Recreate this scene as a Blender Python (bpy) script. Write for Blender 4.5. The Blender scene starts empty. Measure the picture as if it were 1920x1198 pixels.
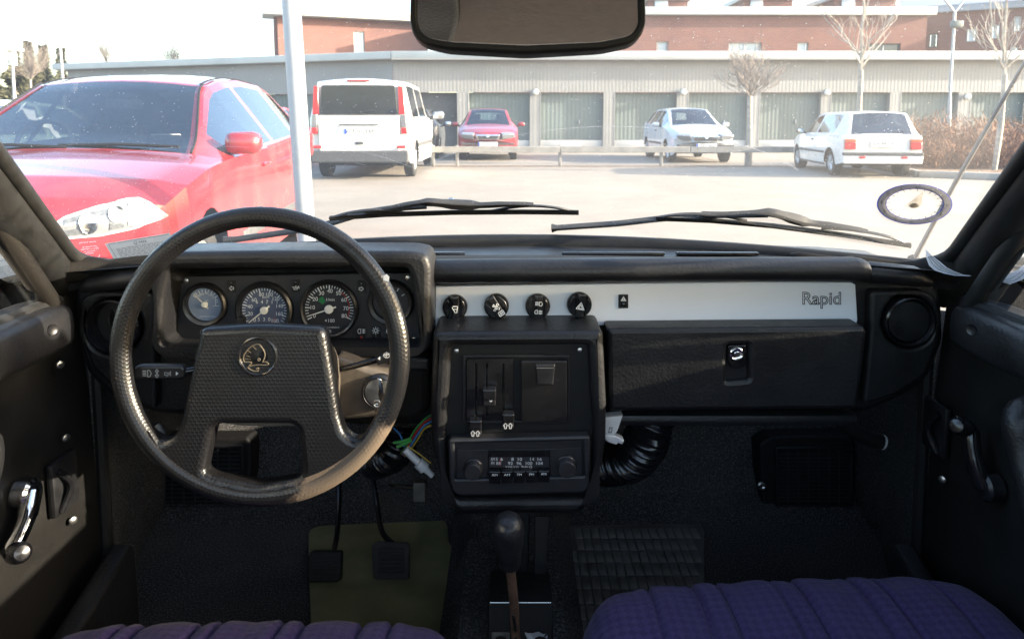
import bpy, bmesh, math, random
from math import sin, cos, pi, tan, sqrt, atan2, radians as R
from mathutils import Vector, Matrix

S = bpy.context.scene
C = S.collection
V = Vector
random.seed(7)

# ------------------------------------------------------------------ camera, sky, sun, exposure
F = 1300.0                      # focal length in pixels of the 1920 wide photograph
PITCH = R(6.2)
CX, CY = 960.0, 222.0 + F * tan(PITCH)
EYE = V((0.0, 0.0, 1.15))

cam_d = bpy.data.cameras.new('camera')
cam = bpy.data.objects.new('camera', cam_d)
C.objects.link(cam)
S.camera = cam
cam.location = EYE
cam.rotation_euler = (R(90) - PITCH, 0, 0)
cam_d.sensor_width = 36.0
cam_d.lens = F / 1920.0 * 36.0
cam_d.shift_y = -(599.0 - CY) / 1920.0
cam_d.clip_start = 0.02
cam_d.clip_end = 2000.0
cam_d.dof.use_dof = True
cam_d.dof.focus_distance = 1.05
cam_d.dof.aperture_fstop = 11.0

SUN_EL, SUN_AZ = R(15.5), R(98.5)     # azimuth clockwise from +y : to the right, a little behind
world = bpy.data.worlds.new('World')
S.world = world
world.use_nodes = True
wn = world.node_tree.nodes
wn.clear()
w_out = wn.new('ShaderNodeOutputWorld')
w_bg = wn.new('ShaderNodeBackground')
w_sky = wn.new('ShaderNodeTexSky')
w_sky.sky_type = 'NISHITA'
w_sky.sun_disc = False
w_sky.sun_elevation = SUN_EL
w_sky.sun_rotation = SUN_AZ
w_sky.dust_density = 2.5
w_sky.air_density = 1.0
w_bg.inputs['Strength'].default_value = 0.15
world.node_tree.links.new(w_sky.outputs[0], w_bg.inputs['Color'])
world.node_tree.links.new(w_bg.outputs[0], w_out.inputs['Surface'])

sun_d = bpy.data.lights.new('sun', 'SUN')
sun_d.energy = 3.2
sun_d.angle = R(0.5)
sun_d.color = (1.0, 0.87, 0.70)
sun = bpy.data.objects.new('sun', sun_d)
C.objects.link(sun)
SUN_DIR = V((sin(SUN_AZ) * cos(SUN_EL), cos(SUN_AZ) * cos(SUN_EL), sin(SUN_EL)))
sun.rotation_euler = SUN_DIR.to_track_quat('Z', 'Y').to_euler()
sun.location = SUN_DIR * 60

S.view_settings.view_transform = 'Standard'
S.view_settings.look = 'None'
S.view_settings.gamma = 1.0
S.view_settings.use_curve_mapping = False
S.view_settings.exposure = 2.75
try:
    S.cycles.max_bounces = 8
    S.cycles.diffuse_bounces = 4
    S.cycles.glossy_bounces = 4
    S.cycles.transmission_bounces = 6
    S.cycles.transparent_max_bounces = 16
    S.cycles.caustics_reflective = False
    S.cycles.caustics_refractive = False
    S.cycles.use_denoising = True
    S.cycles.sample_clamp_indirect = 6.0
except Exception:
    pass


# ------------------------------------------------------------------ pixel <-> place
RIGHT = V((1, 0, 0)); UP = V((0, sin(PITCH), cos(PITCH))); FWD = V((0, cos(PITCH), -sin(PITCH)))


def ray(px, py):
    return RIGHT * ((px - CX) / F) + UP * (-(py - CY) / F) + FWD


def at(px, py, y):
    """the point at distance y ahead of the seat row that the photograph shows at px, py"""
    d = ray(px, py)
    return EYE + d * (y / d.y)


def ground(px, py, z=0.0):
    d = ray(px, py)
    return EYE + d * ((z - EYE.z) / d.z)


class Fr:
    """a plane in the car: origin, u right, v up, n towards the seats"""
    def __init__(s, y, tilt=0.0, z=0.8, yaw=0.0, o=None):
        t, a = R(tilt), R(yaw)
        s.o = V(o) if o is not None else V((0, y, z))
        s.u = V((cos(a), sin(a), 0))
        s.v = V((-sin(a) * sin(t), cos(a) * sin(t), cos(t)))
        s.n = s.u.cross(s.v)

    def hit(s, px, py):
        d = ray(px, py)
        k = (s.o - EYE).dot(s.n) / d.dot(s.n)
        p = EYE + d * k - s.o
        return (p.dot(s.u), p.dot(s.v))

    def w(s, u, v, d=0.0):
        return s.o + s.u * u + s.v * v + s.n * d

    def px(s, px, py, d=0.0):
        u, v = s.hit(px, py)
        return s.w(u, v, d)

    def m(s, d=0.0):
        o = s.o + s.n * d
        return Matrix(((s.u.x, s.v.x, s.n.x, o.x), (s.u.y, s.v.y, s.n.y, o.y), (s.u.z, s.v.z, s.n.z, o.z), (0, 0, 0, 1)))


# ------------------------------------------------------------------ objects
WORLD_LOC = {}


def link(o, parent=None, local=False):
    C.objects.link(o)
    if parent is not None:
        o.parent = parent
        if not local:
            o.location = -WORLD_LOC.get(parent.name, V((0, 0, 0)))
            WORLD_LOC[o.name] = V((0, 0, 0))
    else:
        WORLD_LOC[o.name] = o.location.copy()
    return o


def tag(o, label=None, cat=None, group=None, kind=None):
    if label: o['label'] = label
    if cat: o['category'] = cat
    if group: o['group'] = group
    if kind: o['kind'] = kind
    return o


def thing(name, label, cat, loc=(0, 0, 0), yaw=0.0, group=None):
    o = bpy.data.objects.new(name, None)
    o.empty_display_size = 0.05
    o.location = loc
    o.rotation_euler = (0, 0, yaw)
    link(o)
    return tag(o, label, cat, group)


def curve_mesh(loops, th, bev, res=2):
    """flat plate with a rounded rim: loops in 2-D, front at z=0, back at z=-th"""
    cu = bpy.data.curves.new('tmp', 'CURVE')
    cu.dimensions = '2D'
    cu.fill_mode = 'BOTH'
    bev = min(bev, th / 2 * 0.98)
    cu.extrude = max(th / 2 - bev, 0.0)
    cu.bevel_depth = bev
    cu.bevel_resolution = res
    cu.offset = -bev
    for lp in loops:
        sp = cu.splines.new('POLY')
        sp.points.add(len(lp) - 1)
        for p, q in zip(sp.points, lp):
            p.co = (q[0], q[1], 0, 1)
        sp.use_cyclic_u = True
    o = bpy.data.objects.new('tmp', cu)
    me = bpy.data.meshes.new_from_object(o)
    bpy.data.objects.remove(o)
    bpy.data.curves.remove(cu)
    for v in me.vertices:
        v.co.z -= th / 2
    return me


def text_mesh(s, size=1.0, extrude=0.0, align='CENTER'):
    cu = bpy.data.curves.new('tmp', 'FONT')
    cu.body = s
    cu.size = size
    cu.extrude = extrude
    cu.align_x = align
    cu.align_y = 'CENTER'
    cu.resolution_u = 3
    o = bpy.data.objects.new('tmp', cu)
    me = bpy.data.meshes.new_from_object(o)
    bpy.data.objects.remove(o)
    bpy.data.curves.remove(cu)
    return me


class MB:
    def __init__(s):
        s.bm = bmesh.new()

    def add(s, me, m=None):
        n0 = len(s.bm.verts)
        s.bm.from_mesh(me)
        s.bm.verts.ensure_lookup_table()
        if m is not None:
            vs = s.bm.verts[n0:]
            bmesh.ops.transform(s.bm, matrix=m, verts=vs)
            if m.determinant() < 0:
                fs = {f for v in vs for f in v.link_faces}
                bmesh.ops.reverse_faces(s.bm, faces=list(fs))
        bpy.data.meshes.remove(me)
        return s

    def poly(s, pts):
        vs = [s.bm.verts.new(p) for p in pts]
        s.bm.faces.new(vs)
        return s

    def grid(s, rows, closed=False, flip=False):
        vs = [[s.bm.verts.new(p) for p in r] for r in rows]
        n = len(rows[0])
        for i in range(len(rows) - 1):
            for j in range(n if closed else n - 1):
                k = (j + 1) % n
                q = [vs[i][j], vs[i][k], vs[i + 1][k], vs[i + 1][j]]
                if flip: q.reverse()
                try:
                    s.bm.faces.new(q)
                except ValueError:
                    pass
        return vs

    def box(s, c, size, rot=None, bev=0.0):
        r = bmesh.ops.create_cube(s.bm, size=1.0)
        vs = r['verts']
        m = Matrix.Translation(V(c)) @ (rot.to_4x4() if rot is not None else Matrix()) @ Matrix.Diagonal((size[0], size[1], size[2], 1))
        bmesh.ops.transform(s.bm, matrix=m, verts=vs)
        if bev > 0:
            es = list({e for v in vs for e in v.link_edges})
            bmesh.ops.bevel(s.bm, geom=es, offset=bev, segments=2, affect='EDGES', profile=0.5)
        return s

    def tube(s, pts, r, seg=8, cap=True, closed=False):
        pts = [V(p) for p in pts]
        n = len(pts)
        rr = r if isinstance(r, (list, tuple)) else [r] * n
        prev = None
        rows = []
        for i, p in enumerate(pts):
            if closed:
                t = pts[(i + 1) % n] - pts[i - 1]
            else:
                t = pts[min(i + 1, n - 1)] - pts[max(i - 1, 0)]
            if t.length < 1e-9:
                t = V((0, 0, 1))
            t.normalize()
            if prev is None:
                a = V((0, 0, 1)) if abs(t.z) < 0.9 else V((1, 0, 0))
                x = t.cross(a).normalized()
            else:
                x = prev - t * prev.dot(t)
                x = x.normalized() if x.length > 1e-6 else t.orthogonal().normalized()
            prev = x
            y = t.cross(x)
            rows.append([p + (x * cos(2 * pi * k / seg) + y * sin(2 * pi * k / seg)) * rr[i] for k in range(seg)])
        if closed:
            rows.append(rows[0])
        vs = s.grid(rows, closed=True)
        if cap and not closed:
            s.bm.faces.new(list(reversed(vs[0])))
            s.bm.faces.new(vs[-1])
        return s

    def lathe(s, prof, c, axis, seg=24, u=None):
        """profile of (radius, height along axis)"""
        a = V(axis).normalized()
        x = V(u).normalized() if u is not None else a.orthogonal().normalized()
        y = a.cross(x)
        c = V(c)
        rows = []
        for r, h in prof:
            r = max(r, 1e-5)
            rows.append([c + a * h + (x * cos(2 * pi * k / seg) + y * sin(2 * pi * k / seg)) * r for k in range(seg)])
        s.grid(rows, closed=True)
        return s

    def strokes(s, mapper, lines, w, d=0.0004):
        """thin printed lines: polylines in pixels laid on a surface"""
        for ln in lines:
            for (x0, y0), (x1, y1) in zip(ln[:-1], ln[1:]):
                L = sqrt((x1 - x0) ** 2 + (y1 - y0) ** 2) or 1e-6
                ex, ey = (x1 - x0) / L * w * 0.35, (y1 - y0) / L * w * 0.35
                nx, ny = -(y1 - y0) / L * w / 2, (x1 - x0) / L * w / 2
                s.poly([mapper(x0 - ex + nx, y0 - ey + ny, d), mapper(x0 - ex - nx, y0 - ey - ny, d),
                        mapper(x1 + ex - nx, y1 + ey - ny, d), mapper(x1 + ex + nx, y1 + ey + ny, d)])
        return s

    def fill(s, mapper, lp, d=0.0004):
        s.poly([mapper(x, y, d) for x, y in lp])
        return s

    def text(s, mapper, txt, px, py, h, d=0.0004, rot=0.0, mirror=False, sx=1.0):
        me = text_mesh(txt, 1.0)
        k = h / 0.70
        for v in me.vertices:
            x, y = v.co.x * k * sx * (-1 if mirror else 1), -v.co.y * k
            v.co = mapper(px + x * cos(rot) - y * sin(rot), py + x * sin(rot) + y * cos(rot), d)
        return s.add(me)

    def build(s, name, mat, parent=None, smooth=40, local=False, fix=True):
        if fix:
            bmesh.ops.recalc_face_normals(s.bm, faces=s.bm.faces[:])
        me = bpy.data.meshes.new(name)
        s.bm.to_mesh(me)
        s.bm.free()
        if smooth:
            for p in me.polygons:
                p.use_smooth = True
            me.set_sharp_from_angle(angle=R(smooth))
        for m in (mat if isinstance(mat, (list, tuple)) else [mat]):
            me.materials.append(m)
        o = bpy.data.objects.new(name, me)
        link(o, parent, local)
        return o


def plate(name, fr, loops, th, bev, mat, parent=None, d=0.0, res=2):
    """a plate standing in plane fr, outlined by loops of photograph pixels, th metres deep"""
    if not isinstance(loops[0][0], (tuple, list)):
        loops = [loops]
    me = curve_mesh([[fr.hit(*p) for p in lp] for lp in loops], th, bev, res)
    o = MB().add(me, fr.m(d)).build(name, mat, parent)
    w = o.modifiers.new('normals', 'WEIGHTED_NORMAL')
    w.keep_sharp = True
    return o


def rr(x0, y0, x1, y1, r, n=5):
    out = []
    for cx, cy, a0 in ((x1 - r, y0 + r, -90), (x1 - r, y1 - r, 0), (x0 + r, y1 - r, 90), (x0 + r, y0 + r, 180)):
        for k in range(n + 1):
            a = R(a0 + 90 * k / n)
            out.append((cx + r * cos(a), cy + r * sin(a)))
    return out


def rpoly(pts, r, n=4):
    """polygon with its corners rounded by r pixels"""
    out = []
    m = len(pts)
    for i in range(m):
        p, a, b = V(pts[i]), V(pts[i - 1]), V(pts[(i + 1) % m])
        ra = pts[i][2] if len(pts[i]) > 2 else r
        p, a, b = V(p[:2]), V(a[:2]), V(b[:2])
        if ra == 0:
            out.append((p.x, p.y)); continue
        k = min(ra, (a - p).length * 0.45, (b - p).length * 0.45)
        p0, p1 = p + (a - p).normalized() * k, p + (b - p).normalized() * k
        for j in range(n + 1):
            t = j / n
            q = p0 * (1 - t) ** 2 + p * 2 * t * (1 - t) + p1 * t * t
            out.append((q.x, q.y))
    return out


def circ(cx, cy, r, n=28, ry=None):
    return [(cx + r * cos(2 * pi * k / n), cy + (ry or r) * sin(2 * pi * k / n)) for k in range(n)]


def smooth_path(pts, n=6):
    """Catmull-Rom through 3-D points"""
    pts = [V(p) for p in pts]
    out = []
    for i in range(len(pts) - 1):
        p0, p1, p2, p3 = pts[max(i - 1, 0)], pts[i], pts[i + 1], pts[min(i + 2, len(pts) - 1)]
        for k in range(n):
            t = k / n
            out.append(0.5 * ((2 * p1) + (p2 - p0) * t + (2 * p0 - 5 * p1 + 4 * p2 - p3) * t * t + (3 * p1 - p0 - 3 * p2 + p3) * t ** 3))
    out.append(pts[-1])
    return out


# ------------------------------------------------------------------ materials
class NT:
    def __init__(s, name):
        s.mat = bpy.data.materials.new(name)
        s.mat.use_nodes = True
        s.t = s.mat.node_tree
        s.t.nodes.clear()
        s.out = s.n('OutputMaterial')
        s.tc = None

    def n(s, kind, **kw):
        nd = s.t.nodes.new('ShaderNode' + kind)
        for k, v in kw.items():
            setattr(nd, k, v)
        return nd

    def l(s, a, b):
        s.t.links.new(a, b)

    def co(s, scale=(1, 1, 1), rot=(0, 0, 0), loc=(0, 0, 0)):
        if s.tc is None:
            s.tc = s.n('TexCoord')
        mp = s.n('Mapping')
        mp.inputs['Scale'].default_value = scale
        mp.inputs['Rotation'].default_value = rot
        mp.inputs['Location'].default_value = loc
        s.l(s.tc.outputs['Object'], mp.inputs['Vector'])
        return mp.outputs[0]

    def noise(s, scale, detail=3.0, rough=0.55, vec=None):
        nd = s.n('TexNoise')
        nd.inputs['Scale'].default_value = scale
        nd.inputs['Detail'].default_value = detail
        nd.inputs['Roughness'].default_value = rough
        s.l(vec if vec is not None else s.co(), nd.inputs['Vector'])
        return nd.outputs[0]

    def ramp(s, fac, stops):
        nd = s.n('ValToRGB')
        e = nd.color_ramp.elements
        while len(e) > 1:
            e.remove(e[-1])
        for i, (p, c) in enumerate(stops):
            c = c if isinstance(c, (tuple, list)) else (c, c, c)
            x = e[0] if i == 0 else e.new(p)
            x.position = p
            x.color = (c[0], c[1], c[2], 1)
        s.l(fac, nd.inputs[0])
        return nd.outputs[0]

    def mix(s, fac, a, b, mode='MIX'):
        nd = s.n('Mix', data_type='RGBA', blend_type=mode)
        for sock, v in ((nd.inputs[0], fac), (nd.inputs[6], a), (nd.inputs[7], b)):
            if hasattr(v, 'links') or hasattr(v, 'is_linked'):
                s.l(v, sock)
            elif isinstance(v, (int, float)):
                sock.default_value = v if sock == nd.inputs[0] else (v, v, v, 1)
            else:
                sock.default_value = (v[0], v[1], v[2], 1)
        return nd.outputs[2]

    def math(s, op, a, b=None, c=None):
        nd = s.n('Math', operation=op)
        for i, v in enumerate((a, b, c)):
            if v is None: continue
            if isinstance(v, (int, float)): nd.inputs[i].default_value = v
            else: s.l(v, nd.inputs[i])
        return nd.outputs[0]

    def bump(s, h, strength=0.3, dist=0.001, normal=None):
        nd = s.n('Bump')
        nd.inputs['Strength'].default_value = strength
        nd.inputs['Distance'].default_value = dist
        s.l(h, nd.inputs['Height'])
        if normal is not None: s.l(normal, nd.inputs['Normal'])
        return nd.outputs[0]

    def bsdf(s, color=(0.5, 0.5, 0.5), rough=0.5, metal=0.0, spec=0.5, normal=None, coat=0.0, coat_rough=0.05, sheen=0.0):
        b = s.n('BsdfPrincipled')
        for key, v in (('Base Color', color), ('Roughness', rough), ('Metallic', metal), ('Specular IOR Level', spec)):
            sock = b.inputs[key]
            if hasattr(v, 'is_linked'): s.l(v, sock)
            elif key == 'Base Color': sock.default_value = (v[0], v[1], v[2], 1)
            else: sock.default_value = v
        b.inputs['Coat Weight'].default_value = coat
        b.inputs['Coat Roughness'].default_value = coat_rough
        b.inputs['Sheen Weight'].default_value = sheen
        if normal is not None: s.l(normal, b.inputs['Normal'])
        return b.outputs[0]

    def done(s, shader):
        s.l(shader, s.out.inputs['Surface'])
        return s.mat


def m_plain(name, color, rough=0.5, metal=0.0, spec=0.5, var=0.15, scale=40.0, coat=0.0, bump=0.0):
    t = NT(name)
    nz = t.noise(scale, 4)
    c0 = tuple(x * (1 - var) for x in color); c1 = tuple(min(x * (1 + var), 1) for x in color)
    col = t.ramp(nz, [(0.3, c0), (0.7, c1)])
    rg = t.ramp(nz, [(0.3, max(rough - 0.08, 0.02)), (0.7, min(rough + 0.08, 1))])
    nm = t.bump(t.noise(scale * 6, 3), bump, 0.001) if bump else None
    return t.done(t.bsdf(col, rg, metal, spec, nm, coat))


def m_vinyl(name, color, rough=0.5, grain=420.0, strength=0.35, spec=0.5):
    """grained black dashboard vinyl with a film of dust and some scuffs"""
    t = NT(name)
    warp = t.noise(60, 2)
    vm = t.n('VectorMath', operation='MULTIPLY_ADD')
    t.l(warp, vm.inputs[0]); vm.inputs[1].default_value = (0.004, 0.004, 0.004)
    t.l(t.co(), vm.inputs[2])
    vo = t.n('TexVoronoi', feature='SMOOTH_F1')
    vo.inputs['Scale'].default_value = grain
    t.l(vm.outputs[0], vo.inputs['Vector'])
    h = t.mix(0.35, vo.outputs['Distance'], t.noise(grain * 1.7, 2))
    dust = t.noise(9, 5, 0.65)
    fine = t.noise(700, 2)
    c0 = color; c1 = tuple(x * 1.6 + 0.002 for x in color)
    col = t.mix(t.ramp(dust, [(0.42, 0.0), (0.75, 0.75)]), c0, c1)
    col = t.mix(t.ramp(fine, [(0.60, 0.0), (0.85, 0.45)]), col, tuple(x * 2.0 + 0.005 for x in color))
    rg = t.ramp(dust, [(0.3, max(rough - 0.1, 0.1)), (0.75, min(rough + 0.15, 1))])
    return t.done(t.bsdf(col, rg, 0, spec, t.bump(h, strength, 0.0012)))


def m_paint(name, color, rough=0.25, flake=0.0, dirt=0.25, inner=(0.03, 0.03, 0.033)):
    """car paint outside, dark trim on the inside of the shell, road dust on top"""
    t = NT(name)
    g = t.n('NewGeometry')
    d = t.noise(2.2, 6, 0.6)
    col = t.mix(t.ramp(d, [(0.45, 0.0), (0.85, dirt)]), color, (0.30, 0.27, 0.23))
    if flake:
        col = t.mix(t.ramp(t.noise(900, 1), [(0.5, 0.0), (0.8, flake)]), col, tuple(min(x * 1.8 + .05, 1) for x in color))
    rg = t.ramp(d, [(0.4, rough), (0.9, rough + 0.25)])
    a = t.bsdf(col, rg, 0.0, 0.5, None, 0.8, 0.06)
    b = t.bsdf(inner, 0.8)
    mx = t.n('MixShader')
    t.l(g.outputs['Backfacing'], mx.inputs[0]); t.l(a, mx.inputs[1]); t.l(b, mx.inputs[2])
    return t.done(mx.outputs[0])


def m_glass(name, tint=(0.75, 0.85, 0.82), clear=0.8, rough=0.03, blend=0.5):
    """window glass: see-through with a mirror of the sky over it"""
    t = NT(name)
    tr = t.n('BsdfTransparent'); tr.inputs[0].default_value = (*[x * clear for x in tint], 1)
    gl = t.n('BsdfGlossy'); gl.inputs['Roughness'].default_value = rough
    gl.inputs['Color'].default_value = (0.95, 0.97, 1, 1)
    fr = t.n('Fresnel'); fr.inputs['IOR'].default_value = 1.55
    f2 = t.math('ABSOLUTE', fr.outputs[0])
    lw = t.n('LayerWeight'); lw.inputs['Blend'].default_value = blend
    fac = t.math('ADD', t.math('MULTIPLY', lw.outputs['Fresnel'], 0.9), 0.02)
    mx = t.n('MixShader')
    t.l(fac, mx.inputs[0]); t.l(tr.outputs[0], mx.inputs[1]); t.l(gl.outputs[0], mx.inputs[2])
    return t.done(mx.outputs[0])


MAT = {}
MAT['vinyl'] = m_vinyl('black grained vinyl', (0.0085, 0.0085, 0.0092), 0.42, 250, 0.60, 0.35)
MAT['vinyl_soft'] = m_vinyl('black padded vinyl', (0.0095, 0.0095, 0.0105), 0.40, 230, 0.50, 0.38)
MAT['vinyl_trim'] = m_vinyl('dark brownish trim vinyl', (0.0062, 0.0052, 0.0042), 0.68, 250, 0.45, 0.18)
MAT['plastic'] = m_plain('black moulded plastic', (0.008, 0.008, 0.009), 0.40, 0, 0.5, 0.25, 60, bump=0.05)
MAT['plastic_matt'] = m_plain('matt black plastic', (0.007, 0.007, 0.0075), 0.6, 0, 0.3, 0.25, 90, bump=0.15)
MAT['plastic_gloss'] = m_plain('glossy black plastic', (0.007, 0.007, 0.008), 0.2, 0, 0.5, 0.2, 50)
MAT['radio_grey'] = m_plain('dark grey radio plastic', (0.016, 0.0165, 0.019), 0.45, 0, 0.5, 0.15, 80, bump=0.05)
MAT['fascia'] = m_plain('dark speckled fascia', (0.020, 0.020, 0.023), 0.6, 0, 0.4, 0.35, 500, bump=0.25)
MAT['rubber'] = m_plain('black rubber', (0.009, 0.009, 0.009), 0.6, 0, 0.3, 0.3, 60, bump=0.1)
MAT['steel'] = m_plain('zinc steel', (0.55, 0.55, 0.52), 0.32, 1.0, 0.5, 0.15, 90)
MAT['chrome'] = m_plain('chrome', (0.75, 0.75, 0.75), 0.12, 1.0, 0.5, 0.05, 50)
MAT['print'] = m_plain('white print', (0.75, 0.75, 0.74), 0.6, 0, 0.3, 0.05, 50)
MAT['print_dim'] = m_plain('greyed print', (0.30, 0.31, 0.32), 0.6, 0, 0.3, 0.05, 50)
MAT['ink'] = m_plain('black ink', (0.02, 0.02, 0.025), 0.6, 0, 0.3, 0.05, 50)
MAT['needle'] = m_plain('ivory needle', (0.72, 0.70, 0.62), 0.5, 0, 0.4, 0.05, 50)
MAT['red'] = m_plain('red plastic', (0.30, 0.02, 0.015), 0.4, 0, 0.5, 0.1, 50)
MAT['green'] = m_plain('green print', (0.02, 0.17, 0.06), 0.5, 0, 0.3, 0.1, 50)
MAT['white_plastic'] = m_plain('white plastic', (0.62, 0.62, 0.60), 0.4, 0, 0.5, 0.1, 50)


def m_sheet(name, color, thru=0.6):
    """thin printed film or card: some of the daylight behind it comes through"""
    t = NT(name)
    n = t.noise(60, 3)
    col = t.ramp(n, [(0.3, tuple(x * .92 for x in color)), (0.7, tuple(min(1, x * 1.06) for x in color))])
    d = t.n('BsdfDiffuse'); t.l(col, d.inputs[0])
    tl = t.n('BsdfTranslucent'); t.l(col, tl.inputs[0])
    mx = t.n('MixShader'); mx.inputs[0].default_value = thru
    t.l(d.outputs[0], mx.inputs[1]); t.l(tl.outputs[0], mx.inputs[2])
    return t.done(mx.outputs[0])
MAT['paper'] = m_sheet('white paper', (0.78, 0.79, 0.82), 0.4)


def m_wheel():
    t = NT('worn honeycomb steering wheel foam')
    uv = t.n('UVMap')
    def vm(op, a, b=None):
        n = t.n('VectorMath', operation=op)
        for k, v in enumerate((a, b)):
            if v is None: continue
            if isinstance(v, tuple): n.inputs[k].default_value = v
            else: t.l(v, n.inputs[k])
        return n
    p = vm('ADD', vm('MULTIPLY', uv.outputs[0], (185.0, 185.0, 0)).outputs[0], (500.0, 866.0, 0)).outputs[0]
    hx = (1.0, 1.7320508, 1.0); hh = (0.5, 0.8660254, 0.0)
    ga = vm('SUBTRACT', vm('MODULO', p, hx).outputs[0], hh).outputs[0]
    gb = vm('SUBTRACT', vm('MODULO', vm('SUBTRACT', p, hh).outputs[0], hx).outputs[0], hh).outputs[0]
    less = t.math('LESS_THAN', vm('DOT_PRODUCT', ga, ga).outputs['Value'], vm('DOT_PRODUCT', gb, gb).outputs['Value'])
    mxv = t.n('Mix', data_type='VECTOR'); t.l(less, mxv.inputs[0]); t.l(gb, mxv.inputs[4]); t.l(ga, mxv.inputs[5])
    ab = vm('ABSOLUTE', mxv.outputs[1]).outputs[0]
    sxy = t.n('SeparateXYZ'); t.l(ab, sxy.inputs[0])
    hd = t.math('MAXIMUM', vm('DOT_PRODUCT', ab, hh).outputs['Value'], sxy.outputs['X'])
    edge_d = t.math('ADD', t.math('SUBTRACT', 0.5, hd), t.math('MULTIPLY', t.math('SUBTRACT', t.noise(160, 2), 0.5), 0.16))
    ridge = t.ramp(edge_d, [(0.03, 1.0), (0.20, 0.0)])
    # bare brown foam worn through at the lower right of the rim, greyed edges elsewhere
    sx = t.n('SeparateXYZ'); t.l(t.co(), sx.inputs[0])
    low = t.math('MULTIPLY', t.math('LESS_THAN', sx.outputs['Z'], 0.775), t.math('GREATER_THAN', sx.outputs['X'], -0.33))
    gx = t.n('MapRange'); gx.inputs[1].default_value = -0.34; gx.inputs[2].default_value = -0.20; t.l(sx.outputs['X'], gx.inputs[0])
    gz = t.n('MapRange'); gz.inputs[1].default_value = 0.80; gz.inputs[2].default_value = 0.72; t.l(sx.outputs['Z'], gz.inputs[0])
    ddx = t.math('ADD', sx.outputs['X'], 0.3125); ddz = t.math('SUBTRACT', sx.outputs['Z'], 0.855)
    rimonly = t.math('GREATER_THAN', t.math('SQRT', t.math('ADD', t.math('MULTIPLY', ddx, ddx), t.math('MULTIPLY', ddz, ddz))), 0.166)
    patch = t.math('MULTIPLY', t.math('MULTIPLY', t.math('MULTIPLY', gx.outputs[0], gz.outputs[0]), low), rimonly)
    nz = t.noise(55, 6, 0.7)
    worn = t.ramp(t.math('MULTIPLY', patch, t.math('ADD', nz, 0.25)), [(0.30, 0.0), (0.42, 1.0)])
    scuff = t.ramp(t.noise(26, 6, 0.7), [(0.66, 0.0), (0.80, 0.5)])
    base = t.mix(t.math('MULTIPLY', ridge, 0.28), (0.0058, 0.0058, 0.0066), (0.018, 0.0165, 0.015))
    base = t.mix(t.math('MULTIPLY', scuff, 0.4), base, (0.05, 0.047, 0.042))
    col = t.mix(t.math('MULTIPLY', worn, 0.8), base, (0.15, 0.11, 0.075))
    rg = t.mix(worn, 0.33, 0.75)
    h = t.math('ADD', t.math('MULTIPLY', t.math('MULTIPLY', ridge, t.ramp(t.noise(17, 4, 0.6), [(0.32, 0.25), (0.60, 1.0)])), 0.9), t.math('MULTIPLY', t.noise(700, 2), 0.2))
    return t.done(t.bsdf(col, rg, 0, 0.40, t.bump(h, 0.30, 0.0009)))


def m_carpet():
    t = NT('black needle felt carpet')
    a = t.noise(300, 3, 0.8)
    b = t.noise(7, 4, 0.6)
    c = t.noise(1400, 1)
    col = t.ramp(a, [(0.40, (0.022, 0.022, 0.0225)), (0.55, (0.085, 0.085, 0.086)), (0.72, (0.34, 0.34, 0.34))])
    col = t.mix(t.ramp(b, [(0.4, 0.0), (0.7, 0.35)]), col, (0.13, 0.12, 0.10))
    return t.done(t.bsdf(col, 0.95, 0, 0.1, t.bump(t.mix(0.5, a, c), 0.9, 0.004), 0, 0.05, 0.0))


def m_fabric():
    t = NT('purple woven seat cloth')
    ch = t.n('TexChecker'); ch.inputs['Scale'].default_value = 105
    t.l(t.co(rot=(0, 0, 0.785), scale=(1, 1, 0.0)), ch.inputs['Vector'])
    nz = t.noise(900, 2)
    n2 = t.noise(11, 6, 0.7)
    col = t.mix(ch.outputs['Fac'], (0.046, 0.028, 0.092), (0.064, 0.041, 0.120))
    col = t.mix(t.ramp(nz, [(0.35, 0.0), (0.75, 0.6)]), col, (0.011, 0.008, 0.028))
    col = t.mix(t.ramp(n2, [(0.45, 0.0), (0.8, 0.35)]), col, (0.055, 0.040, 0.095))
    return t.done(t.bsdf(col, 0.9, 0, 0.2, t.bump(t.mix(0.4, ch.outputs['Fac'], nz), 0.4, 0.0010, t.bump(t.noise(22, 3, 0.6), 0.5, 0.012)), 0, 0.05, 0.08))


def m_strip():
    t = NT('silver painted trim strip')
    n = t.noise(5, 5, 0.6)
    f = t.noise(420, 2, 0.5, t.co(scale=(1, 1, 6)))
    col = t.ramp(n, [(0.3, (0.78, 0.79, 0.82)), (0.7, (0.83, 0.84, 0.87))])
    col = t.mix(t.ramp(t.noise(150, 3), [(0.72, 0.0), (0.82, 0.5)]), col, (0.40, 0.40, 0.42))
    return t.done(t.bsdf(col, t.ramp(n, [(0.3, 0.34), (0.7, 0.46)]), 0.0, 0.5, t.bump(f, 0.08, 0.0005)))


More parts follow.
